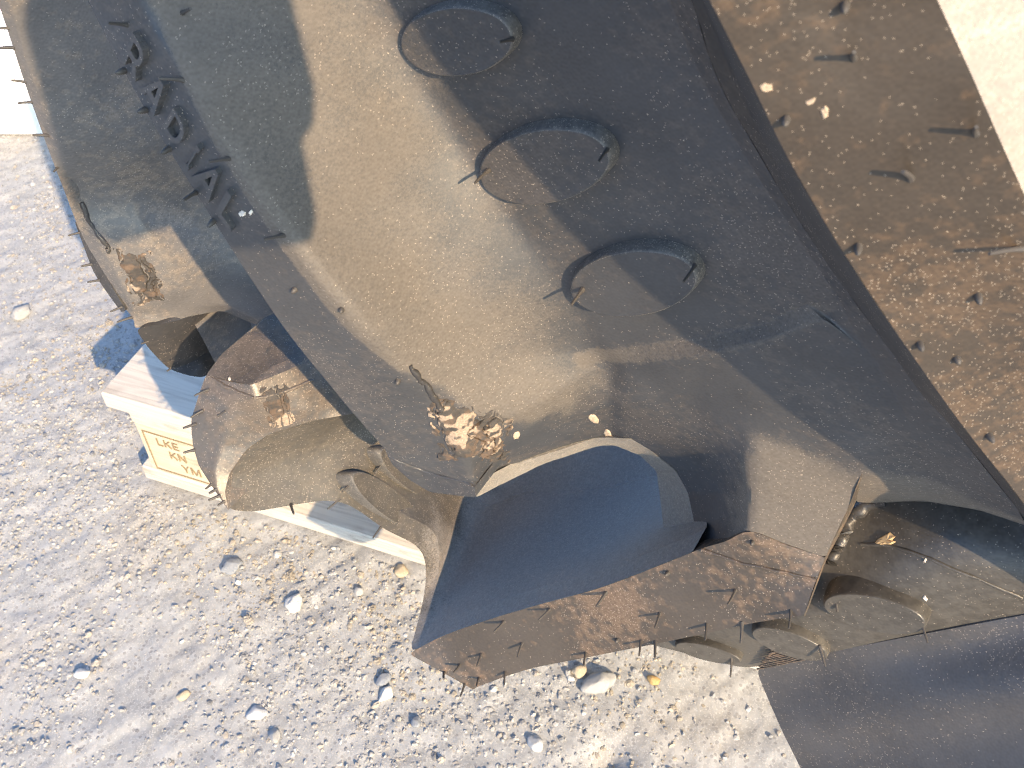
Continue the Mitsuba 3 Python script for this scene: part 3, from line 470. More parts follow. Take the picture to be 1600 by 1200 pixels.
# litter and dried mud on the rubber: key, centre, outline, outward direction
LITTER = [
    ("dry_leaf_scrap", (0.2290,0.3489,0.3701), [(0.2230,0.3511,0.3627), (0.2257,0.3527,0.3673), (0.2311,0.3523,0.3747), (0.2329,0.3484,0.3755), (0.2317,0.3472,0.3732), (0.2332,0.3457,0.3746), (0.2310,0.3456,0.3714), (0.2275,0.3478,0.3676), (0.2243,0.3495,0.3638)], (-0.7886,-0.2602,0.5572)),
    ("husk", (0.0802,0.3897,0.5532), [(0.0756,0.3921,0.5556), (0.0778,0.3906,0.5571), (0.0804,0.3890,0.5589), (0.0808,0.3889,0.5573), (0.0795,0.3898,0.5557), (0.0824,0.3886,0.5518), (0.0848,0.3877,0.5475), (0.0838,0.3885,0.5455), (0.0817,0.3894,0.5481), (0.0786,0.3906,0.5534), (0.0767,0.3916,0.5538)], (-0.4938,-0.8644,-0.0947)),
    ("mud_splash", (0.0523,0.4214,0.4016), [(0.0484,0.4190,0.4058), (0.0497,0.4178,0.4101), (0.0528,0.4193,0.4078), (0.0560,0.4230,0.3994), (0.0561,0.4252,0.3933), (0.0534,0.4241,0.3945), (0.0501,0.4214,0.4000)], (0.2239,-0.9201,-0.3213)),
    ("mud_splash", (0.0028,0.3983,0.4123), [(0.0004,0.3971,0.4130), (0.0020,0.3972,0.4165), (0.0043,0.3984,0.4157), (0.0051,0.3994,0.4121), (0.0036,0.3995,0.4078), (0.0012,0.3983,0.4086)], (0.4080,-0.8974,-0.1678)),
    ("mud_splash", (0.0634,0.4307,0.3768), [(0.0608,0.4311,0.3777), (0.0619,0.4285,0.3839), (0.0645,0.4283,0.3822), (0.0664,0.4302,0.3755), (0.0645,0.4330,0.3697), (0.0622,0.4329,0.3718)], (-0.2724,-0.9020,-0.3349)),
    ("mud_splash", (0.0775,0.2735,0.7170), [(0.0755,0.2738,0.7174), (0.0768,0.2736,0.7186), (0.0792,0.2733,0.7179), (0.0795,0.2732,0.7165), (0.0780,0.2734,0.7155), (0.0762,0.2737,0.7160)], (-0.1421,-0.9898,0.0087)),
    ("mud_splash", (0.0963,0.2704,0.7105), [(0.0948,0.2707,0.7110), (0.0958,0.2705,0.7128), (0.0971,0.2703,0.7117), (0.0975,0.2701,0.7091), (0.0963,0.2703,0.7079)], (-0.1767,-0.9840,0.0236)),
    ("mud_splash", (0.0915,0.2713,0.7137), [(0.0898,0.2716,0.7133), (0.0916,0.2713,0.7147), (0.0927,0.2712,0.7150), (0.0924,0.2711,0.7133), (0.0908,0.2714,0.7123)], (-0.1626,-0.9859,0.0401)),
    ("pale_crumb", (-0.1287,0.3852,0.5887), [(-0.1308,0.3862,0.5883), (-0.1287,0.3852,0.5905), (-0.1268,0.3843,0.5901), (-0.1272,0.3845,0.5880), (-0.1298,0.3858,0.5868)], (-0.4206,-0.9072,-0.0059)),
    ("pale_crumb", (-0.1235,0.3828,0.5913), [(-0.1245,0.3833,0.5912), (-0.1232,0.3826,0.5928), (-0.1225,0.3823,0.5915), (-0.1239,0.3830,0.5895)], (-0.4224,-0.9064,-0.0098)),
    ("straw_bit", (0.2085,0.3319,0.3122), [(0.2043,0.3341,0.3124), (0.2052,0.3338,0.3137), (0.2124,0.3299,0.3124), (0.2121,0.3298,0.3102)], (-0.4558,-0.8822,0.1182)),
    ("straw_bit", (0.2448,0.3294,0.3793), [(0.2438,0.3290,0.3776), (0.2451,0.3305,0.3808), (0.2457,0.3299,0.3810), (0.2446,0.3283,0.3780)], (-0.6953,-0.4947,0.5214)),
    ("straw_bit", (0.2482,0.3177,0.3560), [(0.2466,0.3183,0.3555), (0.2473,0.3184,0.3583), (0.2495,0.3171,0.3560), (0.2493,0.3170,0.3541)], (-0.3871,-0.9140,0.1219)),
    ("pale_crumb", (-0.1917,0.4665,0.3915), [(-0.1927,0.4671,0.3914), (-0.1915,0.4680,0.3917), (-0.1907,0.4656,0.3916), (-0.1920,0.4653,0.3913)], (-0.1941,-0.1139,0.9744)),
]
# stones that stand out on the ground: x, y, radius, tone
STONES = [
    (-0.2205, 0.5338, 0.0110, "white", "angular white stone on the gravel below the pale pallet board"),
    (-0.1197, 0.4368, 0.0079, "white", "rounded white stone on bare ground left of the lowest lug tip"),
    (0.0823, 0.4472, 0.0152, "grey", "large smooth grey stone just below the lowest lug"),
    (0.0652, 0.4591, 0.0068, "tan", "small tan stone touching the large grey stone below the lug"),
    (0.1355, 0.4498, 0.0055, "ochre", "small ochre stone below the right part of the lowest lug"),
    (0.0210, 0.3883, 0.0087, "pale", "pale bluish stone slab near the bottom edge of the picture"),
    (-0.1158, 0.5711, 0.0080, "tan", "flat oval tan stone close to the pallet edge and the tyre"),
    (-0.2928, 0.5782, 0.0100, "slate", "bluish slate stone on the gravel left of the white angular stone"),
    (-0.1234, 0.4512, 0.0073, "slate", "slate stone right behind the rounded white stone"),
    (-0.6518, 0.9721, 0.0135, "grey", "grey lump of stone near the left picture edge"),
    (-0.2180, 0.3955, 0.0070, "grey", "grey stone on the dusty ground at lower centre left"),
    (-0.4118, 0.4551, 0.0067, "white", "white angular stone among fine gravel at lower left"),
    (-0.3109, 0.4349, 0.0060, "tan", "small buff stone on the gravel at lower left"),
    (-0.2384, 0.4177, 0.0083, "pale", "pale pebble near the bottom left of the gravel"),
    (-0.0888, 0.4084, 0.0059, "slate", "round slate pebble on bare ground straight below the lug tip"),
    (0.0562, 0.4518, 0.0037, "white", "tiny white pebble left of the large grey stone"),
    (-0.1572, 0.5488, 0.0066, "grey", "grey pebble in the ochre gravel patch beside the tyre"),
]

# ---------------------------------------------------------------- materials
def flat2(p, n):
    """Two coordinates along the surface."""
    ax, ay, az = dr.abs(n.x), dr.abs(n.y), dr.abs(n.z)
    top, side = (az > ax) & (az > ay), ax > ay
    return dr.select(top, p.x, dr.select(side, p.y, p.x)), dr.select(top, p.y, p.z)

def rubber(base, dirt, amount, flecks, grain_seed=0.0, dust=None, grit=(0.114, 0.098, 0.081)):
    """Cast rubber: a slightly mottled bloom, dirt in grainy patches, and bright flecks of stone dust."""
    def colour(p, n, uv):
        a, b = flat2(p, n)
        mott = fbm(p.x * 38 + grain_seed, p.y * 38, p.z * 38, 3)
        fine = noise(p.x * 900, p.y * 900, p.z * 900)
        patch = fbm(p.x * 17 + 5 + grain_seed, p.y * 17, p.z * 17, 4)
        rag = fbm(p.x * 240, p.y * 240, p.z * 240, 2)
        c = mi.Color3f(*base) * (0.72 + 0.4 * mott + 0.25 * fine)
        m = smoothstep(0.40, 0.72, patch + (rag - 0.5) * 0.7) * amount
        c = mix(c, mi.Color3f(*dirt) * (0.6 + 0.7 * fine), m)
        if dust is not None:
            where = dust(p)
            speck = 0.6 * noise(a * 2600, b * 2600) + 0.4 * noise(a * 1100 + 9, b * 1100)
            c = mix(c, mi.Color3f(*grit) * (0.8 + 0.4 * fine), 0.78 * smoothstep(0.10, 0.85, where + 0.6 * (0.5 - speck) + 0.2 * (mott - 0.5)))
        d1, d2, r1 = voronoi(a * 300 + grain_seed, b * 300)
        e1, e2, r2 = voronoi(a * 900 + 31, b * 900 + grain_seed)
        here = 0.2 + 1.6 * smoothstep(0.3, 0.75, patch)
        f = dr.select((d1 < 0.02 + 0.10 * noise(a * 170, b * 170)) & (r1 > 1.0 - 0.24 * flecks * here), 0.6, 0.0)
        g = dr.select((e1 < 0.30) & (r2 > 1.0 - 0.20 * flecks * here), 0.32, 0.0)
        return mix(c, mi.Color3f(0.40, 0.33, 0.26), dr.maximum(f, g))
    def rough(p, n, uv):
        r = 0.31 + 0.20 * fbm(p.x * 60 + grain_seed, p.y * 60, p.z * 60, 2)
        return r if dust is None else r + 0.38 * dust(p)     # dust is matt
    def relief(p, n, uv):
        return fbm(p.x * 420, p.y * 420, p.z * 420, 3)
    return {"type": "twosided", "bsdf": {"type": "bumpmap", "arbitrary": proc(relief, 4e-4), "scale": 0.00014,
            "bsdf": {"type": "principled", "base_color": proc(colour), "roughness": proc(rough), "specular": 0.5}}}

# stone dust lies in grains on the middle block's left half, up to the valley in front of the ovals
VALLEY_A, VALLEY_B = np.array(strip_and_flank[0][3]), np.array(strip_and_flank[7][3])
VALLEY = np.cross(VALLEY_B - VALLEY_A, [-0.50, -0.85, -0.12])
VALLEY /= np.linalg.norm(VALLEY)
LEDGE = [(np.array(strip_and_flank[6][k]) + np.array(strip_and_flank[7][k])) / 2 for k in (3, 4, 5, 6, 7)]
def ledge(p):
    """Grains caught on the raised ledge below the ovals."""
    best = mi.Float(1.0)
    for a, b in zip(LEDGE[:-1], LEDGE[1:]):
        d = b - a
        n = float(np.linalg.norm(d))
        x, y, z = p.x - a[0], p.y - a[1], p.z - a[2]
        k = dr.clip((x * d[0] + y * d[1] + z * d[2]) / n ** 2, 0, 1)
        best = dr.minimum(best, dr.sqrt(dr.square(x - k * d[0]) + dr.square(y - k * d[1]) + dr.square(z - k * d[2])))
    return smoothstep(0.0085, 0.003, best + 0.007 * (fbm(p.x * 300, p.y * 300, p.z * 300, 3) - 0.5))
def left_dust(p):
    d = (p.x - VALLEY_A[0]) * VALLEY[0] + (p.y - VALLEY_A[1]) * VALLEY[1] + (p.z - VALLEY_A[2]) * VALLEY[2]
    rag3 = fbm(p.x * 60, p.y * 60, p.z * 60, 3)
    low = smoothstep(0.415, 0.44, p.z + 0.05 * (fbm(p.x * 40, p.y * 40, p.z * 40, 3) - 0.5))
    e = (p.x - CREST_A[0]) * CREST[0] + (p.y - CREST_A[1]) * CREST[1] + (p.z - CREST_A[2]) * CREST[2]
    on = smoothstep(-0.001, 0.003, e + 0.003 * (fbm(p.x * 90 + 2, p.y * 90, p.z * 90, 3) - 0.5))
    tip = smoothstep(0.128, 0.140, p.x + 0.010 * (fbm(p.x * 120, p.y * 120, p.z * 120, 3) - 0.5)) * smoothstep(0.462, 0.440, p.z + 0.02 * (rag3 - 0.5))
    return dr.minimum(0.85 * tip + 0.6 * ledge(p) + smoothstep(0.035, -0.055, d * LEFT + 0.05 * (fbm(p.x * 30 + 2, p.y * 30, p.z * 30, 3) - 0.5)) * low * on, 1.0)
CREST_A, CREST_B = np.array(strip_and_flank[1][1]), np.array(strip_and_flank[6][1])
CREST = np.cross(CREST_B - CREST_A, [-0.50, -0.85, -0.12])
CREST /= np.linalg.norm(CREST)
CREST = CREST if (np.array(strip_and_flank[3][3]) - CREST_A) @ CREST > 0 else -CREST
LEFT = 1.0 if (np.array(strip_and_flank[3][0]) - VALLEY_A) @ VALLEY < 0 else -1.0
scene["rubber_flank"] = rubber((0.043, 0.045, 0.049), (0.13, 0.105, 0.085), 0.22, 0.35, 1.0, left_dust)
scene["rubber_dusty"] = rubber((0.09, 0.088, 0.086), (0.22, 0.20, 0.175), 0.5, 1.0, 5.0, lambda p: 0.8 + 0.0 * p.x, (0.19, 0.175, 0.155))
scene["rubber_dark"] = rubber((0.035, 0.034, 0.034), (0.12, 0.10, 0.08), 0.15, 0.4, 33.0)
scene["rubber_blue"] = rubber((0.060, 0.060, 0.064), (0.13, 0.11, 0.09), 0.15, 0.6, 36.0)
scene["rubber_strip"] = rubber((0.042, 0.034, 0.027), (0.13, 0.085, 0.052), 0.38, 0.7, 21.0)
scene["rubber_pale"] = rubber((0.24, 0.21, 0.18), (0.34, 0.29, 0.24), 0.6, 1.0, 15.0)  # sun glare on the near flank put into the colour, with dust grains
scene["rubber_lug"] = rubber((0.056, 0.048, 0.041), (0.165, 0.114, 0.078), 0.65, 0.75, 7.0)
scene["rubber_grey"] = rubber((0.070, 0.065, 0.060), (0.155, 0.115, 0.082), 0.40, 0.6, 27.0)
scene["rubber_rim"] = rubber((0.058, 0.057, 0.057), (0.16, 0.145, 0.125), 0.4, 1.0, 5.0, lambda p: 0.45 + 0.0 * p.x, (0.13, 0.12, 0.105))
# the lowest lug's flank is paler down to its foot: dust grains plus skylight put into the colour
FOOT_A, FOOT_B = np.array(trough[5][0]), np.array(trough[5][3])
FOOT = np.array(trough[0][2]) - FOOT_A
FOOT = FOOT - (FOOT @ (FOOT_B - FOOT_A)) / ((FOOT_B - FOOT_A) @ (FOOT_B - FOOT_A)) * (FOOT_B - FOOT_A)
FOOT /= np.linalg.norm(FOOT)
def flank_dust_skylight(p):
    d = (p.x - FOOT_A[0]) * FOOT[0] + (p.y - FOOT_A[1]) * FOOT[1] + (p.z - FOOT_A[2]) * FOOT[2]
    return smoothstep(0.0, 0.07, d + 0.06 * (fbm(p.x * 30 + 4, p.y * 30, p.z * 30, 3) - 0.5))
scene["rubber_clean"] = rubber((0.062, 0.057, 0.050), (0.14, 0.115, 0.085), 0.25, 0.7, 3.0, flank_dust_skylight, (0.225, 0.212, 0.20))
scene["rubber_gap"] = rubber((0.066, 0.062, 0.056), (0.024, 0.022, 0.020), 0.35, 0.2, 17.0)
scene["rubber_far"] = rubber((0.100, 0.096, 0.094), (0.24, 0.195, 0.15), 0.40, 0.55, 11.0)  # base raised: glare haze over the far block put into the colour
scene["rubber_spew"] = {"type": "twosided", "bsdf": {"type": "principled", "base_color": {"type": "rgb", "value": [0.055, 0.050, 0.046]}, "roughness": 0.55}}
scene["rubber_letter"] = {"type": "twosided", "bsdf": {"type": "principled", "base_color": {"type": "rgb", "value": [0.040, 0.037, 0.036]}, "roughness": 0.5}}

def torn_colour(p, n, uv):
    k = fbm(p.x * 130, p.y * 130, p.z * 130, 3)
    g = noise(p.x * 1200, p.y * 1200, p.z * 1200)
    h = noise(p.x * 420, p.y * 420, p.z * 300)
    chalk = smoothstep(0.60, 0.70, fbm(p.x * 48 + 1.4, p.y * 48, p.z * 36 + 2.0, 3) + (h - 0.5) * 0.35)
    rust = smoothstep(0.45, 0.68, fbm(p.x * 190 + 9, p.y * 190, p.z * 190, 3))
    c = mix((0.050, 0.045, 0.041), (0.13, 0.085, 0.055), rust * 0.6)
    return mix(c * (0.6 + 0.8 * k), mi.Color3f(0.33, 0.255, 0.19) * (0.65 + 0.6 * g), chalk * 0.9)
scene["rubber_torn"] = {"type": "twosided", "bsdf": {"type": "principled", "base_color": proc(torn_colour), "roughness": 0.85}}

# ---------------------------------------------------------------- the tyre
TYRE = "tractor_tyre"
labels[TYRE] = {"label": "huge black tractor tyre with deep dusty lugs lying on a wooden pallet", "category": "tyre"}
SKIN = {"shoulder_block": "rubber_flank", "lug": "rubber_lug", "tread_base": "rubber_clean", "lug_001": "rubber_grey", "shoulder_block_001": "rubber_far",
        "lug_002": "rubber_dark", "lug_003": "rubber_dark", "tread_base_001": "rubber_far", "shoulder_block_002__glare_flank": "rubber_pale", "shoulder_block_002__under_edge": "rubber_dark", "shoulder_block__moulding_flash": "rubber_dusty", "shoulder_block_002": "rubber_strip", "tread_base_002": "rubber_gap", "lug_004": "rubber_blue"}
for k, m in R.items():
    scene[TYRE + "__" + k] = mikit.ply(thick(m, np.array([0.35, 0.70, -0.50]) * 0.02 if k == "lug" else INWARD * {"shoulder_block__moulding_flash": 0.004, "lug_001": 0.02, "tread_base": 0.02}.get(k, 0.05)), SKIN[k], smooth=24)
labels[TYRE + "__shoulder_block"] = {"label": "large middle shoulder block with raised lettering and three oval bumps"}
labels[TYRE + "__lug"] = {"label": "lowest lug with brown dusty face and bent vent spews"}

count = {}
def key(stem):
    """The next free key: stem, stem_001, stem_002 ..."""
    n = count.get(stem, 0)
    count[stem] = n + 1
    return stem if n == 0 else "%s_%03d" % (stem, n)

def tube(points, radii, sides=7):
    p = np.array(points, float)
    t = np.gradient(p, axis=0)
    t /= np.linalg.norm(t, axis=1, keepdims=True)
    u = np.cross(t, [0.3, 0.5, 0.81])
    u /= np.linalg.norm(u, axis=1, keepdims=True)
    w = np.cross(t, u)
    a = np.arange(sides) * 2 * np.pi / sides
    r = np.broadcast_to(np.asarray(radii, float), (len(p),))
    v = (p[:, None] + r[:, None, None] * (np.cos(a)[None, :, None] * u[:, None] + np.sin(a)[None, :, None] * w[:, None])).reshape(-1, 3)
    f = []
    for i in range(len(p) - 1):
        for j in range(sides):
            b, c, d, e = i * sides + j, i * sides + (j + 1) % sides, (i + 1) * sides + (j + 1) % sides, (i + 1) * sides + j
            f += [[b, c, d], [b, d, e]]
    n = len(v)
    v = np.vstack([v, p[:1], p[-1:]])
    for j in range(sides):
        f += [[n, (j + 1) % sides, j], [n + 1, n - sides + j, n - sides + (j + 1) % sides]]
    return trimesh.Trimesh(v, f, process=False)

rng = random.Random(4)
for where, a, b, stub in SPEWS:
    a, b = np.array(a), np.array(b)
    d = b - a
    n = np.linalg.norm(d)
    side = np.cross(d / n, [0.2, 0.6, 0.77])
    bend = side * n * rng.uniform(-0.14, 0.14) + np.array([0, 0, -1]) * n * rng.uniform(0, 0.08)
    t = np.linspace(0, 1, 8)[:, None]
    r0 = rng.uniform(0.00072, 0.00098)
    if stub:
        rad = [0.0017, 0.00165, 0.0016, 0.0015, 0.0014, 0.0012, 0.0009, 0.0004]
    else:
        rad = [1.7 * r0, 1.3 * r0, 1.1 * r0, r0, r0, 0.95 * r0, 0.9 * r0, 0.75 * r0]
    scene[key(TYRE + "__" + where + "__vent_spew")] = mikit.ply(tube(a + d * t + bend * t * t, rad), "rubber_spew", smooth=50)

def bump_mesh(c, a, b, n, h, prof):
    """Rings of an oval from its profile (radius, height): the raised pad, or its rolled edge."""
    c, a, b, n = map(np.array, (c, a, b, n))
    k = 72
    ang = np.arange(k) * 2 * np.pi / k
    v, f = [], []
    for r, z in prof:
        wav = 1 + 0.006 * np.sin(3 * ang + r * 9) + 0.004 * np.sin(7 * ang)
        v += list(c + (r * wav)[:, None] * (np.cos(ang)[:, None] * a + np.sin(ang)[:, None] * b) + n * h * z)
    for i in range(len(prof) - 1):
        for j in range(k):
            p, q = i * k + j, i * k + (j + 1) % k
            f += [[p, p + k, q + k], [p, q + k, q]]
    if prof[0][0] < 0.5:
        v.append(c + n * h * prof[0][1])
        f += [[len(v) - 1, j, (j + 1) % k] for j in range(k)]
    if np.dot(np.cross(a, b), n) < 0:
        f = [t[::-1] for t in f]
    return trimesh.Trimesh(np.array(v), f, process=False)
PAD = [(0.4, 0.955), (0.80, 0.965), (0.88, 0.985), (0.915, 1.0), (0.935, 0.99)]
EDGE = [(0.935, 0.99), (0.95, 0.96), (0.963, 0.89), (0.975, 0.77), (0.985, 0.6), (0.994, 0.38), (1.003, 0.1), (1.010, -0.4), (1.012, -0.9)]
for where, c, a, b, n, h in BUMPS:
    scene[key(TYRE + "__" + where + "__oval_bump")] = mikit.ply(bump_mesh(c, a, b, n, h * 1.45, PAD), SKIN[where], smooth=40)
    scene[key(TYRE + "__" + where + "__bump_rim")] = mikit.ply(bump_mesh(c, a, b, n, h * 1.45, EDGE), "rubber_gap" if where == "tread_base_002" else "rubber_rim", smooth=40)

for where, name, pts in SEAMS:
    p = np.array(pts)
    wob = np.array([[rng.uniform(-1, 1) for _ in range(3)] for _ in p]) * 0.0004
    if name == "flow_rib":
        p = p + np.array([-0.15, -0.9, 0.0]) * 0.0058
    wide = {"edge_crack": (0.0010, 0.0022), "crevice_shade": (0.0035, 0.0058), "flow_rib": (0.0005, 0.0007)}.get(name, (0.0009, 0.0015))
    skin = {"edge_crack": "rubber_dark", "crevice_shade": "rubber_dark", "flow_rib": "rubber_lug"}.get(name, SKIN[where])  # the tube in the crevice is dark in place of its shade
    scene[key(TYRE + "__" + where + "__" + name)] = mikit.ply(tube(p + wob, [rng.uniform(*wide) for _ in p], 8), skin, smooth=50)

for ch, (o, across, up) in zip("RADIAL", LETTERS):
    m = meshkit.text_mesh(ch, 1.0, 1.0, bold=True)
    v = np.array(m.vertices)
    w = v[:, 0].max() - v[:, 0].min()
    out = np.cross(across, up)
    out *= np.sign(out @ (CAM - np.array(o))) / np.linalg.norm(out)
    v = np.array(o) + np.outer((v[:, 0] - v[:, 0].min()) / w, across) + np.outer(v[:, 1], up) + np.outer((v[:, 2] - 0.3) * 0.0050, out)
    scene[key(TYRE + "__shoulder_block__letter")] = mikit.ply(trimesh.Trimesh(v, m.faces, process=False), "rubber_flank", smooth=False)

# torn corners: ragged ridges of ripped rubber
def torn(frame, seed, height):
    k = 15
    tv, tf = grid(frame, 0, 0, k, k)
    tm = trimesh.Trimesh(tv, tf, process=False)
    n = tm.vertex_normals * np.sign((tm.vertex_normals * (CAM - tv)).sum(1))[:, None]
    rr, cc = (len(frame) - 1) * k + 1, (len(frame[0]) - 1) * k + 1
    jj, ii = np.divmod(np.arange(len(tv)), cc)
    s, t = ii / (cc - 1), jj / (rr - 1)
    edge = np.minimum(np.minimum(s, 1 - s) * 4, np.minimum(t, 1 - t) * 4) + (meshkit.fbm(tv * 110 + seed, 4, 5) - 0.5) * 2.0
    warp = meshkit.fbm(tv * 60 + seed, 4, 8)
    q = np.stack([s * 7 + warp * 7 + t * 2, t * 2.4 + warp * 4, s * 0], 1)
    ridge = 1 - np.abs(2 * meshkit.noise(q, 3) - 1)
    crack = np.clip((ridge - 0.80) / 0.2, 0, 1) ** 2
    on = np.clip(edge, 0, 1)
    rough = height * (0.7 * meshkit.fbm(tv * 90 + seed, 2, 2) + 0.45 * meshkit.fbm(tv * 260, 2, 3) + 0.3 * meshkit.fbm(tv * 700, 2, 4))
    lift = on * (0.0002 + rough) - crack * 0.0045 * np.clip(edge * 2, 0, 1) - 0.0016 * (edge < 0.10)
    side = np.cross(n, [0.3, 0.2, 0.9])
    shift = side * ((meshkit.fbm(tv * 300 + 7, 2, 9) - 0.5) * 0.0018 * on)[:, None]
    return mikit.ply(thick(trimesh.Trimesh(tv + shift + n * lift[:, None], tf, process=False), INWARD * 0.005), "rubber_torn", smooth=False)
scene[TYRE + "__shoulder_block__torn_corner"] = torn(TORN, 0.0, 0.0028)
scene[TYRE + "__shoulder_block_001__torn_corner"] = torn(TORN_FAR, 2.3, 0.0026)
scene[TYRE + "__lug_001__torn_corner"] = torn(TORN_LUG, 5.1, 0.0014)
labels[TYRE + "__shoulder_block__torn_corner"] = {"label": "torn, cracked corner with chalky tan patches"}
labels[TYRE + "__shoulder_block_001__torn_corner"] = {"label": "scuffed tan corner of the far left block"}

# ---------------------------------------------------------------- litter on the tyre
def scrap(c, ring, n, thickness, seed):
    """A small crumpled flake with an irregular outline."""
    ring, n, c = np.array(ring), np.array(n), np.array(c)
    k = len(ring)
    fine = np.array([ring[i] + (ring[(i + 1) % k] - ring[i]) * t for i in range(k) for t in (0, 1 / 3, 2 / 3)])
    mid = fine.mean(0)
    g = np.random.default_rng(seed)
    layers = []
    for r, h in ((1.0, 0.1), (0.8, 0.9), (0.45, 1.05)):
        layers.append(mid + (fine - mid) * r * (1 + g.uniform(-0.05, 0.05, (len(fine), 1))) + n * thickness * (h + g.uniform(-0.25, 0.25, (len(fine), 1))))
    v = np.vstack(layers + [[mid + n * thickness * 0.9], [mid - n * thickness * 0.2]])
    m, f = len(fine), []
    for l in range(2):
        for j in range(m):
            a, b = l * m + j, l * m + (j + 1) % m
            f += [[a, b, b + m], [a, b + m, a + m]]
    for j in range(m):
        f += [[2 * m + j, 2 * m + (j + 1) % m, 3 * m], [(j + 1) % m, j, 3 * m + 1]]
    return trimesh.Trimesh(v, f, process=False)
def flecked(c, spread, scale):
    def colour(p, n, uv):
        k = fbm(p.x * scale, p.y * scale, p.z * scale, 3)
        return mi.Color3f(*c) * (1 - spread + 2 * spread * k)
    return {"type": "twosided", "bsdf": {"type": "diffuse", "reflectance": proc(colour)}}
scene["dry_leaf"] = flecked((0.46, 0.33, 0.19), 0.5, 500)
scene["dried_mud"] = flecked((0.44, 0.35, 0.26), 0.4, 600)
scene["pale_grain"] = flecked((0.66, 0.60, 0.52), 0.2, 500)
WORDS = {
    "dry_leaf_scrap": ("dry_leaf", 0.0012, "leaf scrap", ["curled dry brown leaf scrap in the groove right of the tan lug end"]),
    "husk": ("dry_leaf", 0.0022, "husk", ["pale dry husk lying on the lowest of the three large oval bumps"]),
    "mud_splash": ("dried_mud", 0.0007, "mud splash", ["round tan mud splash on the olive face below the ridge, right of the torn corner",
        "oval tan mud splash right beside the torn corner", "small tan mud splash touching the wavy lip below the ridge",
        "buff mud clot near the dark edge of the big brown right strip", "upright mud clot on the right strip, right of two others",
        "slanted mud clot between two others on the right strip"]),
    "pale_crumb": ("pale_grain", 0.0014, "crumb", ["larger white crumb next to the last raised letter", "smaller white crumb next to the last raised letter",
        "white crumb on the parting line of the far lug"]),
    "straw_bit": ("pale_grain", 0.0009, "straw", ["longer straw bit lying at the foot of the lower right oval bump", "thin straw bit beside the parting line above the lower right oval bump",
        "stubby straw bit right of the lower right oval bump's rim"]),
}
for i, (name, c, ring, n) in enumerate(LITTER):
    bsdf, th, cat, texts = WORDS[name]
    text = texts[count.get(name, 0)]
    k = key(name)
    scene[k] = mikit.ply(scrap(c, ring, n, th, i), bsdf, smooth=30)
    labels[k] = {"label": text, "category": cat}

# ---------------------------------------------------------------- the pallet
def box(sx, sy, sz, chamfer=0.002):
    """A board with broken edges, one corner at the origin."""
    from manifold3d import Manifold
    pts = []
    for x in (0, sx):
        for y in (0, sy):
            for z in (0, sz):
                for k in range(3):
                    q = [x, y, z]
                    for a, s in enumerate((sx, sy, sz)):
                        if a != k:
                            q[a] = q[a] + chamfer if q[a] == 0 else q[a] - chamfer
                    pts.append(q)
    m = Manifold.hull_points(np.array(pts, float)).to_mesh()
    return trimesh.Trimesh(m.vert_properties[:, :3], m.tri_verts, process=False)
PO = np.array([-0.412, 0.692, 0.001])
PE, PF = np.array([0.940, -0.341, 0.0]), np.array([0.341, 0.940, 0.0])
def wood(base, streak, seed):
    def colour(p, n, uv):
        x = (p.x + 0.412) * 0.940 - (p.y - 0.692) * 0.341
        y = (p.x + 0.412) * 0.341 + (p.y - 0.692) * 0.940
        w = fbm(x * 7 + seed, y * 60, p.z * 60, 2)
        g = fbm(x * 10 + seed, (y + 0.02 * w) * 420, (p.z + 0.02 * w) * 420, 3)
        spot = smoothstep(0.62, 0.78, fbm(x * 30 + seed, y * 70, p.z * 70, 3))
        c = mix(base, streak, smoothstep(0.35, 0.75, g) * 0.75)
        return mix(c, mi.Color3f(0.22, 0.17, 0.13), spot * 0.35)
    return {"type": "twosided", "bsdf": {"type": "diffuse", "reflectance": proc(colour)}}
scene["wood_deck"] = wood((0.56, 0.52, 0.46), (0.42, 0.38, 0.33), 2.0)
scene["wood_block"] = wood((0.58, 0.51, 0.38), (0.47, 0.40, 0.29), 8.0)
def place(m, e, f, z):
    m = m.copy()
    v = np.array(m.vertices)
    m.vertices = PO + np.outer(v[:, 0] + e, PE) + np.outer(v[:, 1] + f, PF) + np.outer(v[:, 2] + z, [0, 0, 1])
    return m
labels["pallet"] = {"label": "pale softwood pallet on the gravel underneath the tyre", "category": "pallet"}
for f in (0.0, 0.35, 0.70):
    scene[key("pallet__skid_board")] = mikit.ply(place(box(1.2, 0.1, 0.022), 0, f, 0), "wood_deck")
    for e in (0.014, 0.53, 1.045):
        scene[key("pallet__block")] = mikit.ply(place(box(0.145, 0.096, 0.078), e, f + 0.002, 0.022), "wood_block")
for e in (0.014, 0.53, 1.045):
    scene[key("pallet__stringer_board")] = mikit.ply(place(box(0.145, 0.8, 0.022), e, 0, 0.100), "wood_deck")
for f in (0.0, 0.165, 0.34, 0.515, 0.68):
    scene[key("pallet__deck_board")] = mikit.ply(place(box(1.2 - 0.004, 0.098, 0.022), -0.006, f - 0.006, 0.122), "wood_deck")
scene["brand_ink"] = {"type": "twosided", "bsdf": {"type": "diffuse", "reflectance": {"type": "rgb", "value": [0.26, 0.20, 0.13]}}}
def stamp(m):
    v = np.array(m.vertices)
    return trimesh.Trimesh(PO + np.outer(v[:, 0], PE) + np.outer(v[:, 2] * 1.0 + 0.0014, PF) * -1 + np.outer(v[:, 1], [0, 0, 1]), m.faces, process=False)
marks = []
def mark(text, e, z, h):
    m = meshkit.text_mesh(text, h, 0.0006)
    m.apply_translation([e, z, -0.0028])
    marks.append(stamp(m))
mark("LKE", 0.036, 0.071, 0.0115)
mark("KN", 0.047, 0.053, 0.0115)
mark("YM", 0.058, 0.035, 0.0115)
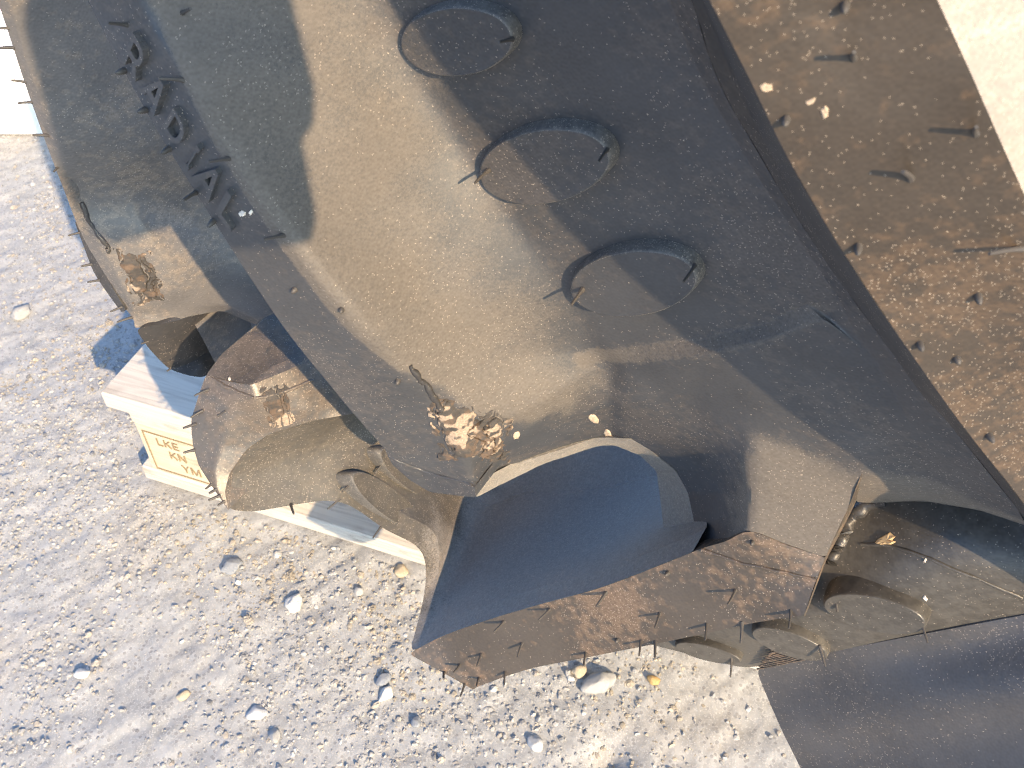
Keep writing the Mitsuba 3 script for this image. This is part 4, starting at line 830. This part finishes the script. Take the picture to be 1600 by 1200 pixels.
for x, y, sx, sy in ((0.022, 0.088, 0.11, 0.0014), (0.022, 0.026, 0.0014, 0.062), (0.022, 0.026, 0.11, 0.0014)):
    m = box(sx, sy, 0.0006, 0.0001)
    m.apply_translation([x, y, -0.0028])
    marks.append(stamp(m))
scene["pallet__block__stamp"] = mikit.ply(trimesh.util.concatenate(marks), "brand_ink")
labels["pallet__block__stamp"] = {"label": "dark stamp on the pallet block"}

# ---------------------------------------------------------------- the ground and its gravel
PIT = np.array([0.085, 0.372])
def ground_height(x, y):
    p = np.stack([x, y, x * 0], -1)
    h = (meshkit.fbm(p * 6, 3, 3) - 0.5) * 0.006 + (meshkit.fbm(p * 55, 3, 4) - 0.5) * 0.005 + (meshkit.fbm(p * 260, 2, 6) - 0.5) * 0.004
    under = np.clip((np.hypot(x - 0.1, y - 1.0) - 0.75) / 0.2, 0, 1)
    return h - 0.006 - 0.016 * np.exp(-((x - PIT[0]) ** 2 + (y - PIT[1]) ** 2) / 0.017 ** 2)
def spread(lo, hi, step, far):
    inner = np.arange(lo, hi + step / 2, step)
    outer = step * np.cumsum(1.28 ** np.arange(1, 40))
    outer = outer[outer < far]
    return np.concatenate([lo - outer[::-1], inner, hi + outer])
gx, gy = spread(-1.5, 0.7, 0.0065, 90), spread(-0.1, 1.9, 0.0065, 90)
X, Y = np.meshgrid(gx, gy)
near = np.clip(1.4 - np.maximum(np.abs(X + 0.4) / 1.3, np.abs(Y - 0.9) / 1.2) , 0, 1) ** 0.5
gv = np.stack([X, Y, ground_height(X, Y) * near - 0.006 * (1 - near)], -1).reshape(-1, 3)
c = len(gx)
i, j = np.meshgrid(np.arange(len(gy) - 1), np.arange(c - 1), indexing="ij")
q = (i * c + j).ravel()
gf = np.vstack([np.stack([q, q + 1, q + c + 1], 1), np.stack([q, q + c + 1, q + c], 1)])
def ground_colour(p, n, uv):
    big = fbm(p.x * 5 + 4, p.y * 5, 0.0, 3)
    mid = fbm(p.x * 60, p.y * 60, 0.0, 3)
    d1, d2, r = voronoi(p.x * 240, p.y * 240)
    e1, e2, r2 = voronoi(p.x * 520 + 7, p.y * 520)
    c = mix((0.335, 0.345, 0.350), (0.355, 0.342, 0.318), smoothstep(0.55, 0.8, big) * 0.7 + 0.1 * mid)
    c = c * (0.72 + 0.35 * mid + 0.2 * r)
    c = mix(c, mi.Color3f(0.44, 0.435, 0.43) * (0.5 + 0.6 * r2), dr.select((e1 < 0.35) & (r2 > 0.45), 0.7, 0.0))
    return mix(c, mi.Color3f(0.19, 0.19, 0.195), dr.select((d1 < 0.38) & (r > 0.82), 0.6, 0.0))
scene["ground_earth"] = {"type": "twosided", "bsdf": {"type": "diffuse", "reflectance": proc(ground_colour)}}
scene["ground"] = mikit.ply(trimesh.Trimesh(gv, gf, process=False), "ground_earth", smooth=True)
labels["ground"] = {"label": "dusty grey gravel yard ground", "kind": "structure"}

scene["stone_skin"] = {"type": "twosided", "bsdf": {"type": "diffuse", "reflectance": {"type": "mesh_attribute", "name": "vertex_color"}}}
ico0, ico1, ico2 = trimesh.creation.icosphere(0), trimesh.creation.icosphere(1), trimesh.creation.icosphere(2)
g = np.random.default_rng(12)
def pebbles(x, y, r, tint, base):
    n = len(x)
    bv = np.array(base.vertices)
    k = len(bv)
    jag = g.uniform(0.68, 1.22, (n, k, 1))
    v = bv[None] * jag * g.uniform(0.6, 1.25, (n, 1, 3))
    a = g.uniform(0, 2 * np.pi, n)
    ca, sa = np.cos(a)[:, None], np.sin(a)[:, None]
    vx, vy = v[..., 0] * ca - v[..., 1] * sa, v[..., 0] * sa + v[..., 1] * ca
    v = np.stack([vx, vy, v[..., 2] * 0.72], -1) * r[:, None, None]
    v = v + np.stack([x, y, ground_height(x, y) + r * g.uniform(-0.25, 0.25, n)], -1)[:, None]
    f = (np.array(base.faces)[None] + (np.arange(n) * k)[:, None, None]).reshape(-1, 3)
    col = np.repeat(tint[:, None], k, 1) * g.uniform(0.9, 1.1, (n, k, 1))
    return v.reshape(-1, 3), f, col.reshape(-1, 3)
TONES = np.array([[0.34, 0.34, 0.335], [0.28, 0.285, 0.29], [0.38, 0.375, 0.365], [0.36, 0.33, 0.29], [0.46, 0.455, 0.44], [0.21, 0.215, 0.225], [0.33, 0.31, 0.285]])
def scatter(n, x0, x1, y0, y1, lo, hi, base):
    x, y = g.uniform(x0, x1, n), g.uniform(y0, y1, n)
    p = np.stack([x, y, x * 0], -1)
    dens = meshkit.fbm(p * 9, 3, 21)
    dep = 0.6947 * y + 0.626
    px, py = 800 + 1537 * x / dep, 600 - 1537 * (0.7193 * y - 0.604) / dep
    keep = (g.uniform(0, 1, n) < np.clip((dens - 0.25) * 2.4, 0.12, 1)) & (px > -260) & (px < 1500) & (py < 1420) & (py > 40)
    keep &= ~((x - PO[0]) * PE[0] + (y - PO[1]) * PE[1] > -0.012) | ((x - PO[0]) * PF[0] + (y - PO[1]) * PF[1] < -0.008)
    keep &= ~((np.hypot(x - 0.3, y - 1.0) < 0.38))
    x, y = x[keep], y[keep]
    n = len(x)
    r = lo + (hi - lo) * g.uniform(0, 1, n) ** 2.6
    warm = meshkit.fbm(np.stack([x * 7, y * 7, x * 0], -1), 2, 30) + 0.5 * np.exp(-((x + 0.10) ** 2 + (y - 0.47) ** 2) / 0.07 ** 2)
    tone = TONES[g.choice(7, n, p=[0.30, 0.20, 0.18, 0.10, 0.05, 0.07, 0.10])]
    tone = np.where((warm > 0.68)[:, None] & (g.uniform(0, 1, (n, 1)) < 0.6), np.array([0.36, 0.325, 0.27]) * g.uniform(0.75, 1.15, (n, 1)), tone)
    return pebbles(x, y, r, tone * g.uniform(0.85, 1.12, (n, 1)), base)
sets = [scatter(170000, -1.5, 0.6, 0.02, 1.7, 0.0011, 0.0032, ico0), scatter(16000, -1.5, 0.6, 0.02, 1.8, 0.0018, 0.0042, ico1), scatter(260, -1.5, 0.6, 0.02, 1.8, 0.0042, 0.0080, ico2)]
vv, ff, cc2, at = [], [], [], 0
for v, f, col in sets:
    vv.append(v); ff.append(f + at); cc2.append(col)
    at += len(v)
scene["gravel"] = mikit.ply(trimesh.Trimesh(np.vstack(vv), np.vstack(ff), process=False), "stone_skin", color=np.clip(np.vstack(cc2), 0, 1))
labels["gravel"] = {"label": "loose grey and buff gravel strewn over the yard", "kind": "stuff"}

TINT = {"white": (0.54, 0.53, 0.50), "grey": (0.33, 0.33, 0.325), "tan": (0.42, 0.36, 0.27), "ochre": (0.42, 0.29, 0.14), "pale": (0.42, 0.43, 0.44), "slate": (0.23, 0.25, 0.28)}
for x, y, r, tone, text in STONES:
    base = np.array(ico2.vertices)
    shape = base * (1 + (meshkit.fbm(base * 1.3 + x * 50, 2) - 0.5)[:, None] * 0.9)
    cut = g.normal(size=(5, 3))
    cut /= np.linalg.norm(cut, axis=1, keepdims=True)
    for d in cut:
        over = shape @ d - 0.72
        shape = shape - np.outer(np.clip(over, 0, None), d)
    a = g.uniform(0, np.pi)
    shape = shape * np.array([1.15, 0.85, 0.68])
    rot = np.array([[math.cos(a), -math.sin(a), 0], [math.sin(a), math.cos(a), 0], [0, 0, 1]])
    v = shape @ rot.T * r + np.array([x, y, float(ground_height(np.array(x), np.array(y))) + r * 0.25])
    col = np.array(TINT[tone]) * (0.82 + 0.36 * meshkit.fbm(v * 300, 3))[:, None]
    k = key("stone")
    scene[k] = mikit.ply(trimesh.Trimesh(v, ico2.faces, process=False), "stone_skin", color=col, smooth=True)
    labels[k] = {"label": text, "category": "stone"}

# ---------------------------------------------------------------- behind the tyre, far left
scene["white_paint"] = flecked((0.80, 0.80, 0.79), 0.06, 40)
scene["rust_brown"] = flecked((0.40, 0.20, 0.08), 0.5, 60)
beam = box(1.5, 0.14, 0.152, 0.006)
beam.apply_translation([-1.95, 1.405, -0.004])
scene["painted_beam"] = mikit.ply(beam, "white_paint")
labels["painted_beam"] = {"label": "white painted beam lying on the ground behind the tyre at far left", "category": "beam"}
labels["rusty_crate"] = {"label": "rusty brown crate behind the white beam at the left edge", "category": "crate"}
for z in (0.0, 0.085, 0.17, 0.255):
    m = box(0.9, 0.03, 0.078, 0.003)
    m.apply_translation([-1.75, 1.66, z])
    scene[key("rusty_crate__slat")] = mikit.ply(m, "rust_brown")
for x in (-1.74, -0.90):
    m = box(0.04, 0.5, 0.34, 0.003)
    m.apply_translation([x, 1.693, 0.0])
    scene[key("rusty_crate__post")] = mikit.ply(m, "rust_brown")

# ---------------------------------------------------------------- the photographer's camera, just behind the viewpoint
sn = SUN / np.linalg.norm(SUN)
ca = np.cross(sn, [0, 0, 1])
ca /= np.linalg.norm(ca)
cb = np.cross(ca, sn)
outline = [(-0.122, 0.115), (-0.126, 0.06), (-0.124, 0.010), (-0.119, -0.004), (-0.111, -0.010), (-0.107, -0.045), (-0.101, -0.055), (-0.079, -0.053), (-0.066, -0.050), (-0.028, -0.050), (-0.016, -0.040), (-0.012, 0.0), (-0.022, 0.09), (-0.035, 0.118)]
from shapely.geometry import Polygon
body = trimesh.creation.extrude_polygon(Polygon(outline).buffer(0.0015), 0.038, engine="earcut")
def behind(m):
    v = np.array(m.vertices)
    return trimesh.Trimesh(CAM + np.outer(v[:, 0], ca) + np.outer(v[:, 1], cb) + np.outer(v[:, 2] + 0.045, sn), m.faces, process=False)
scene["camera_plastic"] = {"type": "twosided", "bsdf": {"type": "principled", "base_color": {"type": "rgb", "value": [0.03, 0.03, 0.03]}, "roughness": 0.5}}
scene["compact_camera__body"] = mikit.ply(behind(body), "camera_plastic")
ring = trimesh.creation.annulus(0.018, 0.024, 0.008)
ring.apply_translation([-0.062, 0.02, 0.042])
scene["compact_camera__ring"] = mikit.ply(behind(ring), "camera_plastic")
labels["compact_camera"] = {"label": "dark compact camera whose shadow falls over the raised lettering", "category": "camera"}
